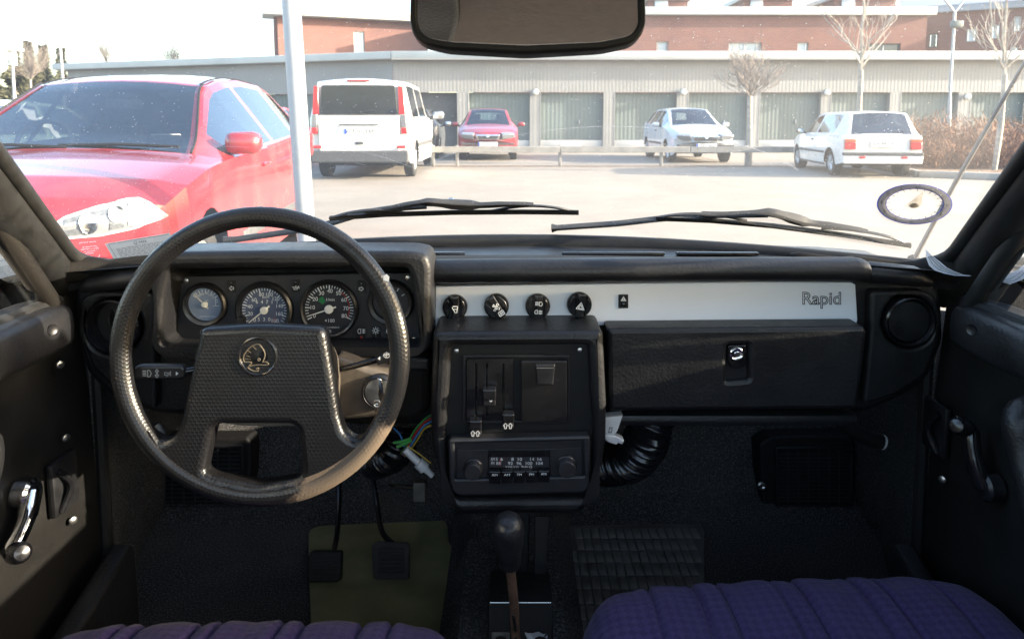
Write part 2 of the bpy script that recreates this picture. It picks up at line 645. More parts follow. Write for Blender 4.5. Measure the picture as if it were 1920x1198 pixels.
def m_screen():
    """the windscreen: clear, but with dust specks, a film of dirt and the wipers' scratches"""
    t = NT('dusty windscreen glass')
    tr = t.n('BsdfTransparent'); tr.inputs[0].default_value = (0.97, 0.985, 0.975, 1)
    df = t.n('BsdfDiffuse'); df.inputs[0].default_value = (0.75, 0.74, 0.70, 1)
    tl = t.n('BsdfTranslucent'); tl.inputs[0].default_value = (0.8, 0.8, 0.78, 1)
    dm = t.n('MixShader'); dm.inputs[0].default_value = 0.6
    t.l(df.outputs[0], dm.inputs[1]); t.l(tl.outputs[0], dm.inputs[2])
    film = t.ramp(t.noise(6, 6, 0.65), [(0.3, 0.06), (0.75, 0.125)])
    sp = t.n('TexVoronoi', feature='F1'); sp.inputs['Scale'].default_value = 210; t.l(t.co(), sp.inputs['Vector'])
    gate = t.math('GREATER_THAN', t.noise(90, 3, 0.7), 0.56)
    specks = t.math('MULTIPLY', t.ramp(sp.outputs['Distance'], [(0.10, 0.55), (0.17, 0.0)]), gate)
    acc = t.math('ADD', film, specks)
    sx = t.n('SeparateXYZ'); t.l(t.co(), sx.inputs[0])
    for (cx, cz, rads) in ((-0.42, 0.90, (0.30, 0.37, 0.405)), (0.14, 0.91, (0.29, 0.345, 0.40))):
        dx = t.math('SUBTRACT', sx.outputs['X'], cx)
        dz = t.math('MULTIPLY', t.math('SUBTRACT', sx.outputs['Z'], cz), 1.75)
        d = t.math('SQRT', t.math('ADD', t.math('MULTIPLY', dx, dx), t.math('MULTIPLY', dz, dz)))
        for k, r0 in enumerate(rads):
            line = t.math('LESS_THAN', t.math('ABSOLUTE', t.math('SUBTRACT', d, r0)), 0.0007)
            g = t.math('GREATER_THAN', t.noise(4 + k, 3, 0.6), 0.50)
            acc = t.math('ADD', acc, t.math('MULTIPLY', t.math('MULTIPLY', t.math('MULTIPLY', line, g), t.math('GREATER_THAN', sx.outputs['Z'], 1.075)), 0.20))
    mx = t.n('MixShader')
    t.l(acc, mx.inputs[0]); t.l(tr.outputs[0], mx.inputs[1]); t.l(dm.outputs[0], mx.inputs[2])
    gl = t.n('BsdfGlossy'); gl.inputs['Roughness'].default_value = 0.02
    m2 = t.n('MixShader'); m2.inputs[0].default_value = 0.03
    t.l(mx.outputs[0], m2.inputs[1]); t.l(gl.outputs[0], m2.inputs[2])
    return t.done(m2.outputs[0])


def m_mirror():
    t = NT('mirror glass')
    b = t.bsdf((0.78, 0.79, 0.78), 0.02, 1.0, 0.5)
    return t.done(b)


MAT['wheel'] = m_wheel()
MAT['carpet'] = m_carpet()
MAT['fabric'] = m_fabric()
MAT['strip'] = m_strip()
MAT['dash_top'] = m_vinyl('matt dash top vinyl', (0.010, 0.010, 0.011), 0.62, 250, 0.5, 0.18)
MAT['screen'] = m_screen()
MAT['mirror'] = m_mirror()
MAT['pane'] = m_glass('clear window glass', (0.95, 0.97, 0.96), 0.95)
MAT['olive'] = m_plain('olive floor mat', (0.20, 0.188, 0.092), 0.5, 0, 0.4, 0.25, 14, bump=0.05)
MAT['grey_mat_base'] = m_plain('dark grooves of the mat', (0.10, 0.097, 0.088), 0.5, 0, 0.4, 0.3, 18)
MAT['grey_mat'] = m_plain('smoky rubber mat', (0.15, 0.145, 0.133), 0.45, 0, 0.5, 0.35, 18, bump=0.05)
MAT['rust'] = m_plain('rusty steel', (0.115, 0.065, 0.042), 0.75, 0.1, 0.3, 0.5, 60, bump=0.4)
MAT['dial_black'] = m_plain('black dial', (0.018, 0.019, 0.023), 0.5, 0, 0.4, 0.1, 60)
MAT['dial_blue'] = m_plain('blue grey dial', (0.075, 0.095, 0.145), 0.5, 0, 0.4, 0.1, 60)
MAT['dial_pale'] = m_plain('pale blue dial', (0.20, 0.25, 0.34), 0.5, 0, 0.4, 0.08, 60)
MAT['door_panel'] = m_vinyl('black door card vinyl', (0.0085, 0.008, 0.0075), 0.45, 260, 0.2, 0.3)
MAT['headlining'] = m_vinyl('brown grained vinyl headlining', (0.34, 0.28, 0.22), 0.55, 130, 0.8)
MAT['hose'] = m_plain('black corrugated hose', (0.010, 0.010, 0.011), 0.22, 0, 0.5, 0.2, 60)
MAT['own_paint'] = m_paint('pale grey car paint', (0.45, 0.46, 0.47), 0.3)
MAT['column'] = m_plain('dark brown column shroud', (0.085, 0.070, 0.054), 0.42, 0, 0.5, 0.25, 70, bump=0.08)
for nm, c in (('wire_green', (0.03, 0.28, 0.05)), ('wire_red', (0.45, 0.02, 0.02)), ('wire_blue', (0.05, 0.22, 0.55)), ('wire_yellow', (0.55, 0.36, 0.03))):
    MAT[nm] = m_plain(nm.replace('_', ' '), c, 0.4, 0, 0.5, 0.1, 80)

# ================================================================== THE CAR ONE SITS IN
# ---- windscreen surface: s -1..1 across, q 0..1 from cowl to roof
def scr(s, q, d=0.0):
    b = V((0.70 * s, 1.31 - 0.19 * s * s, 0.925 - 0.015 * s * s))
    t = V((0.545 * s, 0.60 - 0.066 * s * s, 1.385 - 0.015 * s * s))
    n = V((0.35 * s, 0.55, 0.83)).normalized()          # outwards
    return b.lerp(t, q) + n * d


def scr_px(px, py, d=0.0):
    """where the line of sight through a pixel meets the glass (d metres outside of it)"""
    y = 1.1
    dr = ray(px, py)
    for _ in range(14):
        p = EYE + dr * (y / dr.y)
        q = max(-0.1, min(1.0, (p.z - 0.918) / 0.46))
        s = p.x / (0.70 - 0.155 * q)
        y = scr(s, q, d).y
    return EYE + dr * (y / dr.y)


# ---- cabin shell
FLOOR = 0.26
fl = MB()
rows = []
for x in (-0.84, -0.70, -0.60, -0.13, -0.085, 0.085, 0.13, 0.60, 0.70, 0.84):
    tun = 0.075 if abs(x) < 0.1 else 0.0
    prof = [(-0.9, FLOOR), (0.2, FLOOR), (0.8, FLOOR), (1.2, FLOOR), (1.44, FLOOR), (1.52, FLOOR + 0.03), (1.66, FLOOR + 0.22), (1.76, FLOOR + 0.42), (1.78, 0.80)]
    rows.append([V((x, y, z + (tun if y < 1.5 else 0))) for y, z in prof])
fl.grid(rows)
floor_o = tag(fl.build('floor', MAT['carpet'], None, 30), kind='structure')
# kick panels beside the footwells
for sx in (-1, 1):
    m = MB()
    m.grid([[V((sx * 0.705, 1.115, z)), V((sx * 0.69, 1.13, z)), V((sx * 0.78, 1.38, z)), V((sx * 0.81, 1.84, z))] for z in (FLOOR - 0.02, 0.5, 0.80)])
    m.grid([[V((sx * (0.722 if y < 1.14 else 0.83), y, z if z < 0.8 else zt_)) for y, zt_ in ((1.03, .92), (1.14, .92), (1.22, .80), (1.5, .74), (1.86, .72))] for z in (FLOOR - 0.04, 0.60, 0.86)])  # outer panel added to block light gaps between dash and doors
    m.grid([[V((sx * x, 1.83, z)) for x in (0.0, 0.84)] for z in (0.66, 0.77)])
    tag(m.build('side_wall', MAT['carpet'], None, 30), kind='structure')
# roof lining
m = MB()
m.grid([[V((x, y, 1.40 - 0.10 * (x / 0.62) ** 4 - 0.012 * (y - 0.1) ** 2)) for y in (-0.25, -0.1, 0.0, 0.3, 0.5, 0.585)] for x in [-0.62 + 0.062 * k for k in range(21)]])
m.grid([[V((x * 1.02, y, 1.43 - 0.10 * (x / 0.62) ** 4 - 0.012 * (y - 0.1) ** 2)) for y in (-0.25, -0.1, 0.0, 0.3, 0.5, 0.60)] for x in [-0.62 + 0.062 * k for k in range(21)]])
tag(m.build('ceiling', MAT['headlining'], None, 40), kind='structure')
# ---- the windscreen
ws = thing('windscreen', 'dusty scratched windscreen in black rubber seal above the dashboard', 'windscreen', (0, 1.31, 0.92))
NS = 24
ss = [-1 + 2 * k / NS for k in range(NS + 1)]
g = MB()
g.grid([[scr(s, q / 10) for s in ss] for q in range(11)])
g.build('glass_pane', MAT['screen'], ws, 60)
edge = []
loop = []
for k in range(11, 0, -1):
    loop.append(scr(-1, k / 11))
for a in range(6):
    an = R(90 * a / 5)
    loop.append(scr(-1 + 0.07 * (1 - cos(an)), 0.09 * (1 - sin(an))))
for k in range(1, 20):
    loop.append(scr(-0.93 + 1.86 * k / 20, 0.0))
for a in range(6):
    an = R(90 * (5 - a) / 5)
    loop.append(scr(1 - 0.07 * (1 - cos(an)), 0.09 * (1 - sin(an))))
for k in range(1, 12):
    loop.append(scr(1, k / 11))
MB().tube([p + V((0, -0.012, -0.004)) for p in loop], 0.0105, 10).build('rubber_seal', MAT['rubber'], ws)
MB().tube([scr(s, 0.985, -0.014) for s in ss], 0.016, 8).build('header_trim', MAT['vinyl_trim'], ws)
# wide roll below the glass, where the seal meets the dash
low = [p for p in loop[12:-12]]
MB().tube([scr(-0.97 + 1.94 * k / 24, 0.0) + V((0, -0.034, -0.010)) for k in range(25)], 0.0205, 10).build('cowl_roll', MAT['rubber'], ws)
for sx in (-1, 1):
    P0, P1 = at(960 + sx * 812, 512, 1.09), at(960 + sx * 985, 262, 0.83)
    dv = (P1 - P0)
    line = lambda off, r, nm, mt: MB().tube(smooth_path([P0 + off - dv * 0.10 + V((-sx * 0.01, 0.02, 0)), P0 + off, P0 + off + dv * 0.5, P1 + off, P1 + off + dv * 0.95], 5), r, 12).build(nm, mt, ws)
    line(V((sx * 0.014, -0.010, 0)), 0.0115, 'pillar_trim', MAT['vinyl_trim'])
    line(V((sx * 0.062, -0.040, -0.014)), 0.0175, 'pillar_cover', MAT['vinyl_trim'] if sx < 0 else MAT['vinyl'])
    line(V((sx * 0.034, 0.012, -0.02)), 0.030, 'pillar_core', MAT['rubber'])
    # lower inner corner roll that turns from the pillar into the dash
    pts = [P0 + V((sx * 0.018, -0.012, 0)) + dv * 0.04, at(960 + sx * 790, 505, 1.09), at(960 + sx * 745, 512, 1.10), at(960 + sx * 640, 500, 1.12), at(960 + sx * 520, 486, 1.14)]
    MB().tube(smooth_path(pts, 5), [0.021] * 11 + [0.019] * 5 + [0.014] * 4 + [0.010], 10).build('corner_trim', MAT['vinyl_trim'], ws)

# ---- bonnet and cowl of the own car, outside the glass
m = MB()
rows = []
for y, z, w in ((1.33, 0.885, 0.72), (1.42, 0.872, 0.74), (1.9, 0.80, 0.73), (2.35, 0.70, 0.71), (2.50, 0.60, 0.68)):
    rows.append([V((w * s, y - 0.16 * s * s, z - 0.03 * s * s)) for s in [-1 + k / 8 for k in range(17)]])
m.grid(rows)
tag(m.build('car_bonnet', MAT['own_paint'], None, 40), 'pale sloping bonnet just beyond the windscreen wipers', 'bonnet')

# ---- dashboard
dash = thing('dashboard', 'black grained vinyl dashboard with silver strip across the passenger side', 'dashboard', (0, 1.08, 0.72))
FB = Fr(1.085, 0, 0.8)
plate('dash_body', FB, rpoly([(138, 535), (250, 508), (480, 500), (960, 498), (1400, 498), (1625, 503), (1742, 512), (1768, 545), (1772, 640), (1742, 712), (1690, 748),
      (1625, 775), (1140, 790), (800, 800), (640, 795), (300, 778), (215, 755), (160, 700), (138, 625)], 14), 0.20, 0.012, MAT['vinyl'], dash)
m = MB()
xs = [-0.70 + 0.0583 * k for k in range(25)]
m.grid([[V((x, 1.05 + (1.262 - 0.19 * (x / 0.7) ** 2 - 1.05) * q, 0.929 - 0.034 * q * q - 0.016 * max(0, abs(x) - 0.5) / 0.2)) for x in xs] for q in (0, 0.15, 0.4, 0.7, 1.0)])
m.build('dash_top', MAT['dash_top'], dash, 50)
for x0, x1 in ((-0.08, -0.20), (0.085, 0.26), (0.28, 0.42)):
    m = MB(); m.box(((x0 + x1) / 2, 1.165, 0.9205), (abs(x1 - x0), 0.012, 0.006), None, 0.002)
    m.build('defroster_slot', MAT['plastic_gloss'], dash)
# padded roll above the strip
def roll(name, pts, r, mt, par, sq=0.8):
    b = MB(); rows = []
    for (x, y, z, k) in pts:
        rows.append([V((x, y - cos(a) * r * k, z + sin(a) * r * sq * k)) for a in [2 * pi * j / 14 for j in range(14)]])
    vs = b.grid(rows, closed=True)
    b.bm.faces.new(list(reversed(vs[0]))); b.bm.faces.new(vs[-1])
    return b.build(name, mt, par, 50)
zr = lambda px, py, y=1.052: at(px, py, y).z
roll('dash_pad', [(at(806, 511, 1.06).x, 1.060, zr(806, 511), 0.90), (at(812, 511, 1.06).x, 1.060, zr(812, 511), 0.97), (0.2, 1.060, zr(1205, 508), 1), (at(1600, 507, 1.06).x, 1.060, zr(1600, 507), 1), (at(1616, 509, 1.06).x, 1.060, zr(1616, 509), 0.96), (at(1624, 511, 1.06).x, 1.062, zr(1624, 511), 0.84)], 0.024, MAT['vinyl_soft'], dash)
roll('pad_end', [(at(1626, 514, 1.06).x, 1.066, zr(1626, 514), 0.85), (at(1634, 514, 1.06).x, 1.066, zr(1634, 514), 0.95), (at(1720, 522, 1.06).x, 1.068, zr(1720, 522), 0.9), (at(1752, 530, 1.06).x, 1.075, zr(1752, 532), 0.6)], 0.022, MAT['vinyl_soft'], dash)
roll('pad_end', [(at(296, 522, 1.06).x, 1.070, zr(296, 522), 0.9), (at(230, 526, 1.06).x, 1.070, zr(230, 526), 0.9), (at(160, 538, 1.06).x, 1.075, zr(160, 538), 0.7), (at(140, 548, 1.06).x, 1.08, zr(140, 548), 0.4)], 0.024, MAT['vinyl_soft'], dash)
# silver strip with its lettering
FS = Fr(1.072, 0, 0.87)
strip = plate('trim_strip', FS, [(812, 538), (900, 536), (1100, 533), (1300, 530), (1500, 529), (1597, 530), (1604, 534), (1608, 600), (1606, 608), (815, 612)], 0.012, 0.0015, MAT['strip'], dash)
m = MB()
me = text_mesh('Rapid', 1.0)
bbx = [v.co.x for v in me.vertices]; bby = [v.co.y for v in me.vertices]
x0, x1, y0, y1 = min(bbx), max(bbx), min(bby), max(bby)
bpy.data.meshes.remove(me)
# thin outlined letters
def outline_text(s, px0, px1, pyt, pyb, w):
    cu = bpy.data.curves.new('tmp', 'FONT'); cu.body = s; cu.size = 1.0; cu.fill_mode = 'NONE'; cu.resolution_u = 5
    o = bpy.data.objects.new('tmp', cu)
    me = bpy.data.meshes.new_from_object(o)
    bpy.data.objects.remove(o); bpy.data.curves.remove(cu)
    xs_ = [v.co.x for v in me.vertices]; ys_ = [v.co.y for v in me.vertices]
    ax, bx, ay, by = min(xs_), max(xs_), min(ys_), max(ys_)
    f = lambda c: (px0 + (c.x - ax) / (bx - ax) * (px1 - px0), pyb - (c.y - ay) / (by - ay) * (pyb - pyt))
    ls = [[f(me.vertices[e.vertices[0]].co), f(me.vertices[e.vertices[1]].co)] for e in me.edges]
    bpy.data.meshes.remove(me)
    return ls
m.strokes(FS.px, outline_text('Rapid', 1505, 1576, 548, 578, 1.3), 1.5, 0.0004)
m.build('lettering', MAT['ink'], strip, 0)
# four rotary switches
SYM = {
    0: [[(-4, -6), (6, -6), (4, 8)], [(-6, -4), (1, 8)], [(-1, 0), (5, 0)]],
    1: [[(-1, -2), (-6, -7), (-2, -10), (0, -2), (5, -8), (8, -4), (0, -1), (6, 3), (2, 7), (-1, 0), (-6, 5), (-9, 1), (-1, -1)]],
    2: [[(1, -11), (1, -3), (6, -3), (8, -7), (6, -11), (1, -11)], [(-7, -10), (-1, -10)], [(-7, -7), (-1, -7)], [(-7, -4), (-1, -4)],
        [(-2, 7), (-2, 15), (-6, 15), (-8, 11), (-6, 7), (-2, 7)], [(1, 8), (8, 8)], [(1, 11), (8, 11)], [(1, 14), (8, 14)], [(4, 7), (4, 15)]],
    3: [[(0, -9), (9, 6), (-9, 6), (0, -9)], [(0, -4), (5, 4), (-5, 4), (0, -4)]],
}
for k, (cx, cy, rot) in enumerate(((853.8, 573.5, 0), (931, 571.5, -33), (1007.8, 571.5, 4), (1085.3, 568.6, 10))):
    kn = MB()
    c = FS.px(cx, cy)
    rad = 24 * 1.072 / F
    kn.lathe([(rad * 0.96, 0), (rad, 0.004), (rad * 0.99, 0.010), (rad * 0.95, 0.0115), (rad * 0.88, 0.0115)], c, FS.n, 32)
    kn.lathe([(rad * 0.88, 0.0115), (0.00001, 0.0115)], c, FS.n, 32)
    sw = kn.build('rotary_switch', MAT['plastic_gloss'], dash, 35)
    a = R(rot)
    ro = lambda x, y: (cx + x * cos(a) - y * sin(a), cy + x * sin(a) + y * cos(a))
    # raised grip across the cap with curved left side and straight right side
    gp = [(-7, -21), (8, -21), (8, 21), (-7, 21), (-4, 10), (-3, 0), (-4, -10)]
    plate('grip', FS, [ro(*p) for p in gp], 0.009, 0.0016, MAT['plastic_gloss'], sw, 0.0195)
    plate('grip_side', FS, [ro(*p) for p in ((12, -17), (17, -12), (20, 0), (17, 12), (12, 17))], 0.006, 0.0012, MAT['plastic_gloss'], sw, 0.0165)
    plate('grip_side', FS, [ro(*p) for p in ((-12, -17), (-17, -12), (-20, 0), (-17, 12), (-12, 17), (-9, 8), (-8, 0), (-9, -8))], 0.005, 0.0012, MAT['plastic_gloss'], sw, 0.0155)
    sm = MB(); sm.strokes(FS.px, [[ro(x * 0.85 + 1, y * 0.85 - (0 if k != 2 else 2)) for x, y in ln] for ln in SYM[k]], 1.25, 0.0199)
    if k == 1:
        sm.strokes(FS.px, [[ro(x, y) for x, y in ln] for ln in ([(-2, 9), (8, 9), (8, 17), (-2, 17), (-2, 9)], [(1, 11), (1, 15)], [(3, 11), (3, 15)], [(5.5, 11), (5.5, 15)])], 1.5, 0.0199)
    sm.build('symbol', MAT['print'], sw, 0)
wl = plate('warning_lamp', FS, rr(1159.5, 552, 1177.5, 577.5, 1), 0.004, 0.0006, MAT['plastic_matt'], dash, 0.0025)
m = MB(); m.strokes(FS.px, [[(1168.5, 555.5), (1173, 563), (1164, 563), (1168.5, 555.5)], [(1168.5, 558.5), (1171, 562), (1166, 562), (1168.5, 558.5)]], 1.3, 0.003)
m.build('symbol', MAT['print'], wl, 0)
MB().lathe([(0.0032, 0), (0.003, 0.002), (0, 0.003)], FS.px(1168.5, 570, 0.0024), FS.n, 12).build('lens', MAT['plastic_gloss'], wl)
# glovebox
FG = Fr(1.022, 0, 0.78)
gb = plate('glovebox_lid', FG, [rpoly([(1139, 617), (1621, 613), (1627, 622), (1609, 768), (1142, 772)], 7), rpoly([(1363, 647), (1404, 646), (1405, 712), (1362, 716)], 5)], 0.05, 0.007, MAT['vinyl'], dash)
plate('lid_top', FG, rpoly([(1146, 640), (1612, 637), (1598, 760), (1150, 763)], 12), 0.004, 0.0018, MAT['vinyl'], gb, -0.0012) if False else None
plate('lock_recess', FG, rr(1361, 645, 1406, 718, 4), 0.02, 0.001, MAT['plastic'], gb, -0.012)
plate('latch', FG, rpoly([(1366, 649), (1401, 648), (1401, 680), (1394, 692), (1373, 692), (1366, 680)], 5), 0.010, 0.0015, MAT['plastic_gloss'], gb, -0.003)
c = FG.px(1382, 664, -0.003)
MB().lathe([(0.0105, 0), (0.0105, 0.002), (0.009, 0.003), (0.007, 0.0015), (0.004, 0.0015), (0.003, 0.003), (0, 0.003)], c, FG.n, 24).build('lock', MAT['chrome'], gb)
m = MB(); m.box((at(1375, 790, 1.05).x, 1.06, at(1375, 792, 1.04).z + 0.004), (at(1600, 790, 1.05).x - at(1145, 790, 1.05).x, 0.05, 0.02), None, 0.008)
m.build('under_ledge', MAT['vinyl'], dash)
# end sections round the vents, standing slightly proud of the body
FV = Fr(1.066, 0, 0.8)
plate('vent_panel', FV, [rpoly([(1633, 545), (1735, 545), (1757, 558), (1762, 640), (1735, 705), (1680, 742), (1618, 760), (1632, 618)], 12), circ(1705, 603, 51)], 0.03, 0.006, MAT['vinyl'], dash)
plate('vent_panel', FV, [rpoly([(150, 560), (175, 548), (288, 548), (292, 770), (228, 742), (172, 690), (150, 630)], 12), circ(212, 612, 55)], 0.03, 0.006, MAT['vinyl'], dash)
for cx, cy, rpx, shut in ((1705, 603, 50, True), (212, 612, 54, False)):
    c = FV.px(cx, cy, 0.0)
    rad = rpx * 1.066 / F
    v = MB().lathe([(rad * 0.80, -0.012), (rad * 0.86, 0.002), (rad * 0.91, 0.006), (rad * 0.97, 0.004), (rad, -0.006), (rad, -0.02)], c, FV.n, 40).build('air_vent', MAT['plastic_gloss'], dash)
    if shut:
        d_ = MB().lathe([(rad * 0.80, -0.004), (rad * 0.78, -0.001), (rad * 0.5, -0.0005), (0, 0.0)], c, FV.n, 36).build('vent_disc', MAT['plastic'], v)
        m = MB()
        for q in range(5):
            m.tube([FV.px(cx - 30 + q * 3.4, cy + 10 - q, 0.0005), FV.px(cx - 22 + q * 3.0, cy + 26 - q * 1.5, 0.0005)], 0.0008, 5)
        m.build('thumb_ribs', MAT['plastic_matt'], v)
    else:
        MB().lathe([(rad * 0.80, -0.012), (rad * 0.78, -0.07), (0, -0.075)], c, FV.n, 36).build('vent_bore', MAT['plastic_matt'], v)
        m = MB()
        rot = Matrix.Rotation(R(62), 3, 'Z')
        m.lathe([(rad * 0.7, 0), (rad * 0.68, 0.003), (0, 0.003)], c - V((0, -0.035, 0)), V((0.85, -0.3, 0.3)), 28)
        m.build('vent_disc', MAT['plastic'], v)

# ---- instrument cluster under its hood
clu = thing('instrument_cluster', 'instrument binnacle with four round dials behind the steering wheel', 'instruments', at(545, 660, 1.06))
FH = Fr(0.995, 0, 0.87)
plate('hood', FH, [rpoly([(288, 474), (500, 471), (770, 472), (800, 478), (808, 500), (806, 655), (795, 664), (300, 664), (284, 650), (280, 520)], 12),
                   rpoly([(316, 506), (500, 504), (764, 504), (774, 540), (786, 642), (780, 656), (310, 657), (298, 645), (304, 560)], 8)], 0.085, 0.010, MAT['vinyl'], clu)
FC = Fr(1.052, 0, 0.85)
plate('fascia', FC, rpoly([(340, 519), (773, 512), (788, 602), (790, 648), (338, 650), (327, 576)], 6), 0.02, 0.001, MAT['fascia'], clu)
MB().grid([[FH.px(x, y, -0.02) for x in (290, 800)] for y in (505, 655)]) if False else None


def gauge(cx, cy, ro, ri, face, ticks, nums, needle, hubr, extra=None, h=7.5):
    c = FC.px(cx, cy)
    k = 1.052 / F
    g = MB().lathe([(ri * k * 0.99, 0.001), (ri * k * 1.02, 0.008), (ro * k * 0.93, 0.010), (ro * k, 0.007), (ro * k * 1.02, 0)], c, FC.n, 44).build('gauge', MAT['plastic'], clu, 30)
    MB().lathe([(ri * k * 1.01, 0.0012), (0, 0.0012)], c, FC.n, 44).build('dial', face, g, 0)
    m = MB()
    for a, l0, l1, w in ticks:
        ca, sa = cos(R(a)), -sin(R(a))
        m.strokes(FC.px, [[(cx + ca * l0, cy + sa * l0), (cx + ca * l1, cy + sa * l1)]], w, 0.0016)
    for s_, a, rad in nums:
        m.text(FC.px, s_, cx + cos(R(a)) * rad, cy - sin(R(a)) * rad, h, 0.0016)
    if extra: extra(m)
    m.build('dial_marks', MAT['print'], g, 0)
    m = MB()
    a = R(needle)
    tip = (cx + cos(a) * ri * 0.88, cy - sin(a) * ri * 0.88); tail = (cx - cos(a) * ri * 0.30, cy + sin(a) * ri * 0.30)
    nx, ny = sin(a), cos(a)
    m.poly([FC.px(tip[0] + nx * .8, tip[1] + ny * .8, 0.005), FC.px(tip[0] - nx * .8, tip[1] - ny * .8, 0.005), FC.px(tail[0] - nx * 1.6, tail[1] - ny * 1.6, 0.005), FC.px(tail[0] + nx * 1.6, tail[1] + ny * 1.6, 0.005)])
    m.lathe([(hubr * k, 0.0035), (hubr * k, 0.006), (hubr * k * 0.8, 0.007), (0, 0.0072)], c, FC.n, 20)
    m.build('needle', MAT['needle'], g, 30)
    return g


# temperature
tk = [(145 - 110 * i / 8, 24 if i % 2 else 22, 28, 1.4) for i in range(9)]
gauge(386, 570, 42, 33, MAT['dial_pale'], tk, [('40', 128, 20), ('60', 108, 20), ('80', 84, 21), ('100', 60, 20), ('120', 38, 20)], 134, 6,
      lambda m: (m.text(FC.px, '\u00b0C', 388, 565, 5, 0.0016), m.strokes(FC.px, [[(405, 572), (405, 560)], [(405, 562), (409, 562)], [(405, 566), (409, 566)], [(400, 573), (411, 573)]], 1.1, 0.0016), m.text(FC.px, '\u010cESKOSLOVENSKO', 390, 593, 2.4, 0.0016)), 4.6)
# speedometer
tk = []
for i in range(37):
    a = 228 - 276 * i / 36
    tk.append((a, 34 if i % 4 == 0 else 36.5, 42, 1.9 if i % 4 == 0 else 1.2))
def spd(m):
    m.text(FC.px, 'km/h', 499, 557, 4.6, 0.0016)
    for q, ch in enumerate('64711'): m.text(FC.px, ch, 482.5 + 9.4 * q, 566, 6.6, 0.0016)
    for q, ch in enumerate('530'): m.text(FC.px, ch, 486 + 9.8 * q, 598.5, 6.6, 0.0016)
nums = [('0', 226, 27), ('20', 196, 28), ('40', 168, 28), ('60', 137, 27), ('80', 102, 29), ('100', 74, 29.5), ('120', 45, 29), ('140', 14, 28), ('160', -16, 28), ('180', -48, 28)]
sp_g = gauge(497, 580.5, 55, 44, MAT['dial_blue'], tk, nums, 219, 7.6, spd, 7.0)
MB().text(FC.px, '5', 515.6, 598.5, 6.6, 0.0017).build('odometer_digit', MAT['red'], sp_g, 0)
MB().lathe([(0.0058, 0), (0.0058, 0.010), (0.005, 0.012), (0, 0.012)], FC.px(457, 596, 0.004), FC.n, 16).build('trip_knob', MAT['plastic'], sp_g)
# rev counter
tk = []
for i in range(33):
    a = 206 - 232 * i / 32
    tk.append((a, 37 if i % 4 == 0 else 39.5, 45, 1.9 if i % 4 == 0 else 1.2))
nums = [('0', 206, 31), ('10', 176, 32), ('20', 146, 32), ('30', 117, 32.5), ('40', 88, 33), ('50', 59, 33.5), ('60', 31, 32), ('70', 1, 31), ('80', -26, 31)]
def rev(m):
    m.text(FC.px, '1/min', 619.5, 561.5, 5.4, 0.0016); m.text(FC.px, '\u00d7100', 618.5, 601, 6.4, 0.0016); m.text(FC.px, '\u010cESKOSLOVENSKO', 618, 613.5, 3, 0.0016)
    m.strokes(FC.px, [circ(618, 621, 3, 12) + [(621, 621)]], 1, 0.0016); m.text(FC.px, 'PAL', 618, 621, 2.2, 0.0016)
rv = gauge(618, 578.5, 56, 47.5, MAT['dial_black'], tk, nums, 198, 8.4, rev, 7.4)
m = MB()
arc = [(618 + cos(R(a)) * 37.5, 578.5 - sin(R(a)) * 37.5) for a in range(52, -29, -5)]
m.strokes(FC.px, [arc], 2.6, 0.0015)
m.build('red_sector', MAT['red'], rv, 0)
m = MB()
m.poly([FC.px(618 + cos(R(a)) * q, 578.5 - sin(R(a)) * q, 0.0015) for a, q in ((118, 27), (132, 27), (146, 25), (146, 14), (132, 15), (118, 15))])
m.build('green_sector', MAT['green'], rv, 0)
# fuel
gauge(733, 566, 44, 34, MAT['dial_black'], [(150 - 120 * i / 4, 24, 29, 1.4) for i in range(5)], [], 140, 6, lambda m: m.text(FC.px, 'PALIVO', 726, 584, 3, 0.0016), 5)
# tell-tales
def telltale(cx, cy, w, h, lines, lens, below=True, fillp=None):
    b = plate('warning_lamp', FC, rr(cx - w / 2, cy - h / 2, cx + w / 2, cy + h / 2, 1), 0.003, 0.0004, MAT['plastic_matt'], clu, 0.002)
    m = MB(); m.strokes(FC.px, [[(cx + x, cy + y) for x, y in ln] for ln in lines], 1.35, 0.0024)
    m.build('symbol', MAT['print'], b, 0)
    MB().lathe([(0.0024, 0), (0.002, 0.0015), (0, 0.002)], FC.px(cx, cy + (6.5 if below else -6), 0.002), FC.n, 12).build('lens', lens, b)
larr = [[(-4, 3), (0, -1), (0, 1), (4, 1), (4, 5), (0, 5), (0, 7), (-4, 3)]]
telltale(435, 537, 15, 22, larr, MAT['plastic_gloss'], False)
telltale(678, 538, 16, 23, [[(-x, y) for x, y in larr[0]]], MAT['plastic_gloss'], False)
telltale(555, 536, 15, 22, [[(-3, 2), (-3, 6), (3, 6), (5, 1), (2, 3), (-3, 2)], [(-6, 1), (-3, 3)], [(0, 2), (0, 0), (2, 0)], [(6, 0), (6.5, 4)]], MAT['plastic_gloss'], False)
telltale(678, 625, 16.5, 23, [[(-1, -9), (-1, -1), (-5, -1), (-7, -5), (-5, -9), (-1, -9)], [(2, -8), (7, -8)], [(2, -5), (7, -5)], [(2, -2), (7, -2)], [(4.5, -9), (4.5, -1)]], MAT['red'])
telltale(705, 624, 16.5, 23, [circ(0, -5, 3, 8) + [(3, -5)]] + [[(cos(a) * 4.6, -5 + sin(a) * 4.6), (cos(a) * 6.6, -5 + sin(a) * 6.6)] for a in [pi * k / 4 for k in range(8)]], MAT['plastic_gloss'])
telltale(731, 624, 16.5, 23, [[(-5, -9), (5, -9), (6, -1), (-6, -1), (-5, -9)], [(-2.5, -7), (-2.5, -3)], [(0, -7), (0, -3)], [(2.5, -7), (2.5, -3)]], MAT['red'])
m = MB(); m.strokes(FC.px, [circ(382, 623, 6, 14) + [(388, 623)], [(380, 620), (380, 626)]], 1.3, 0.001)
m.build('print_mark', MAT['print_dim'], clu, 0)
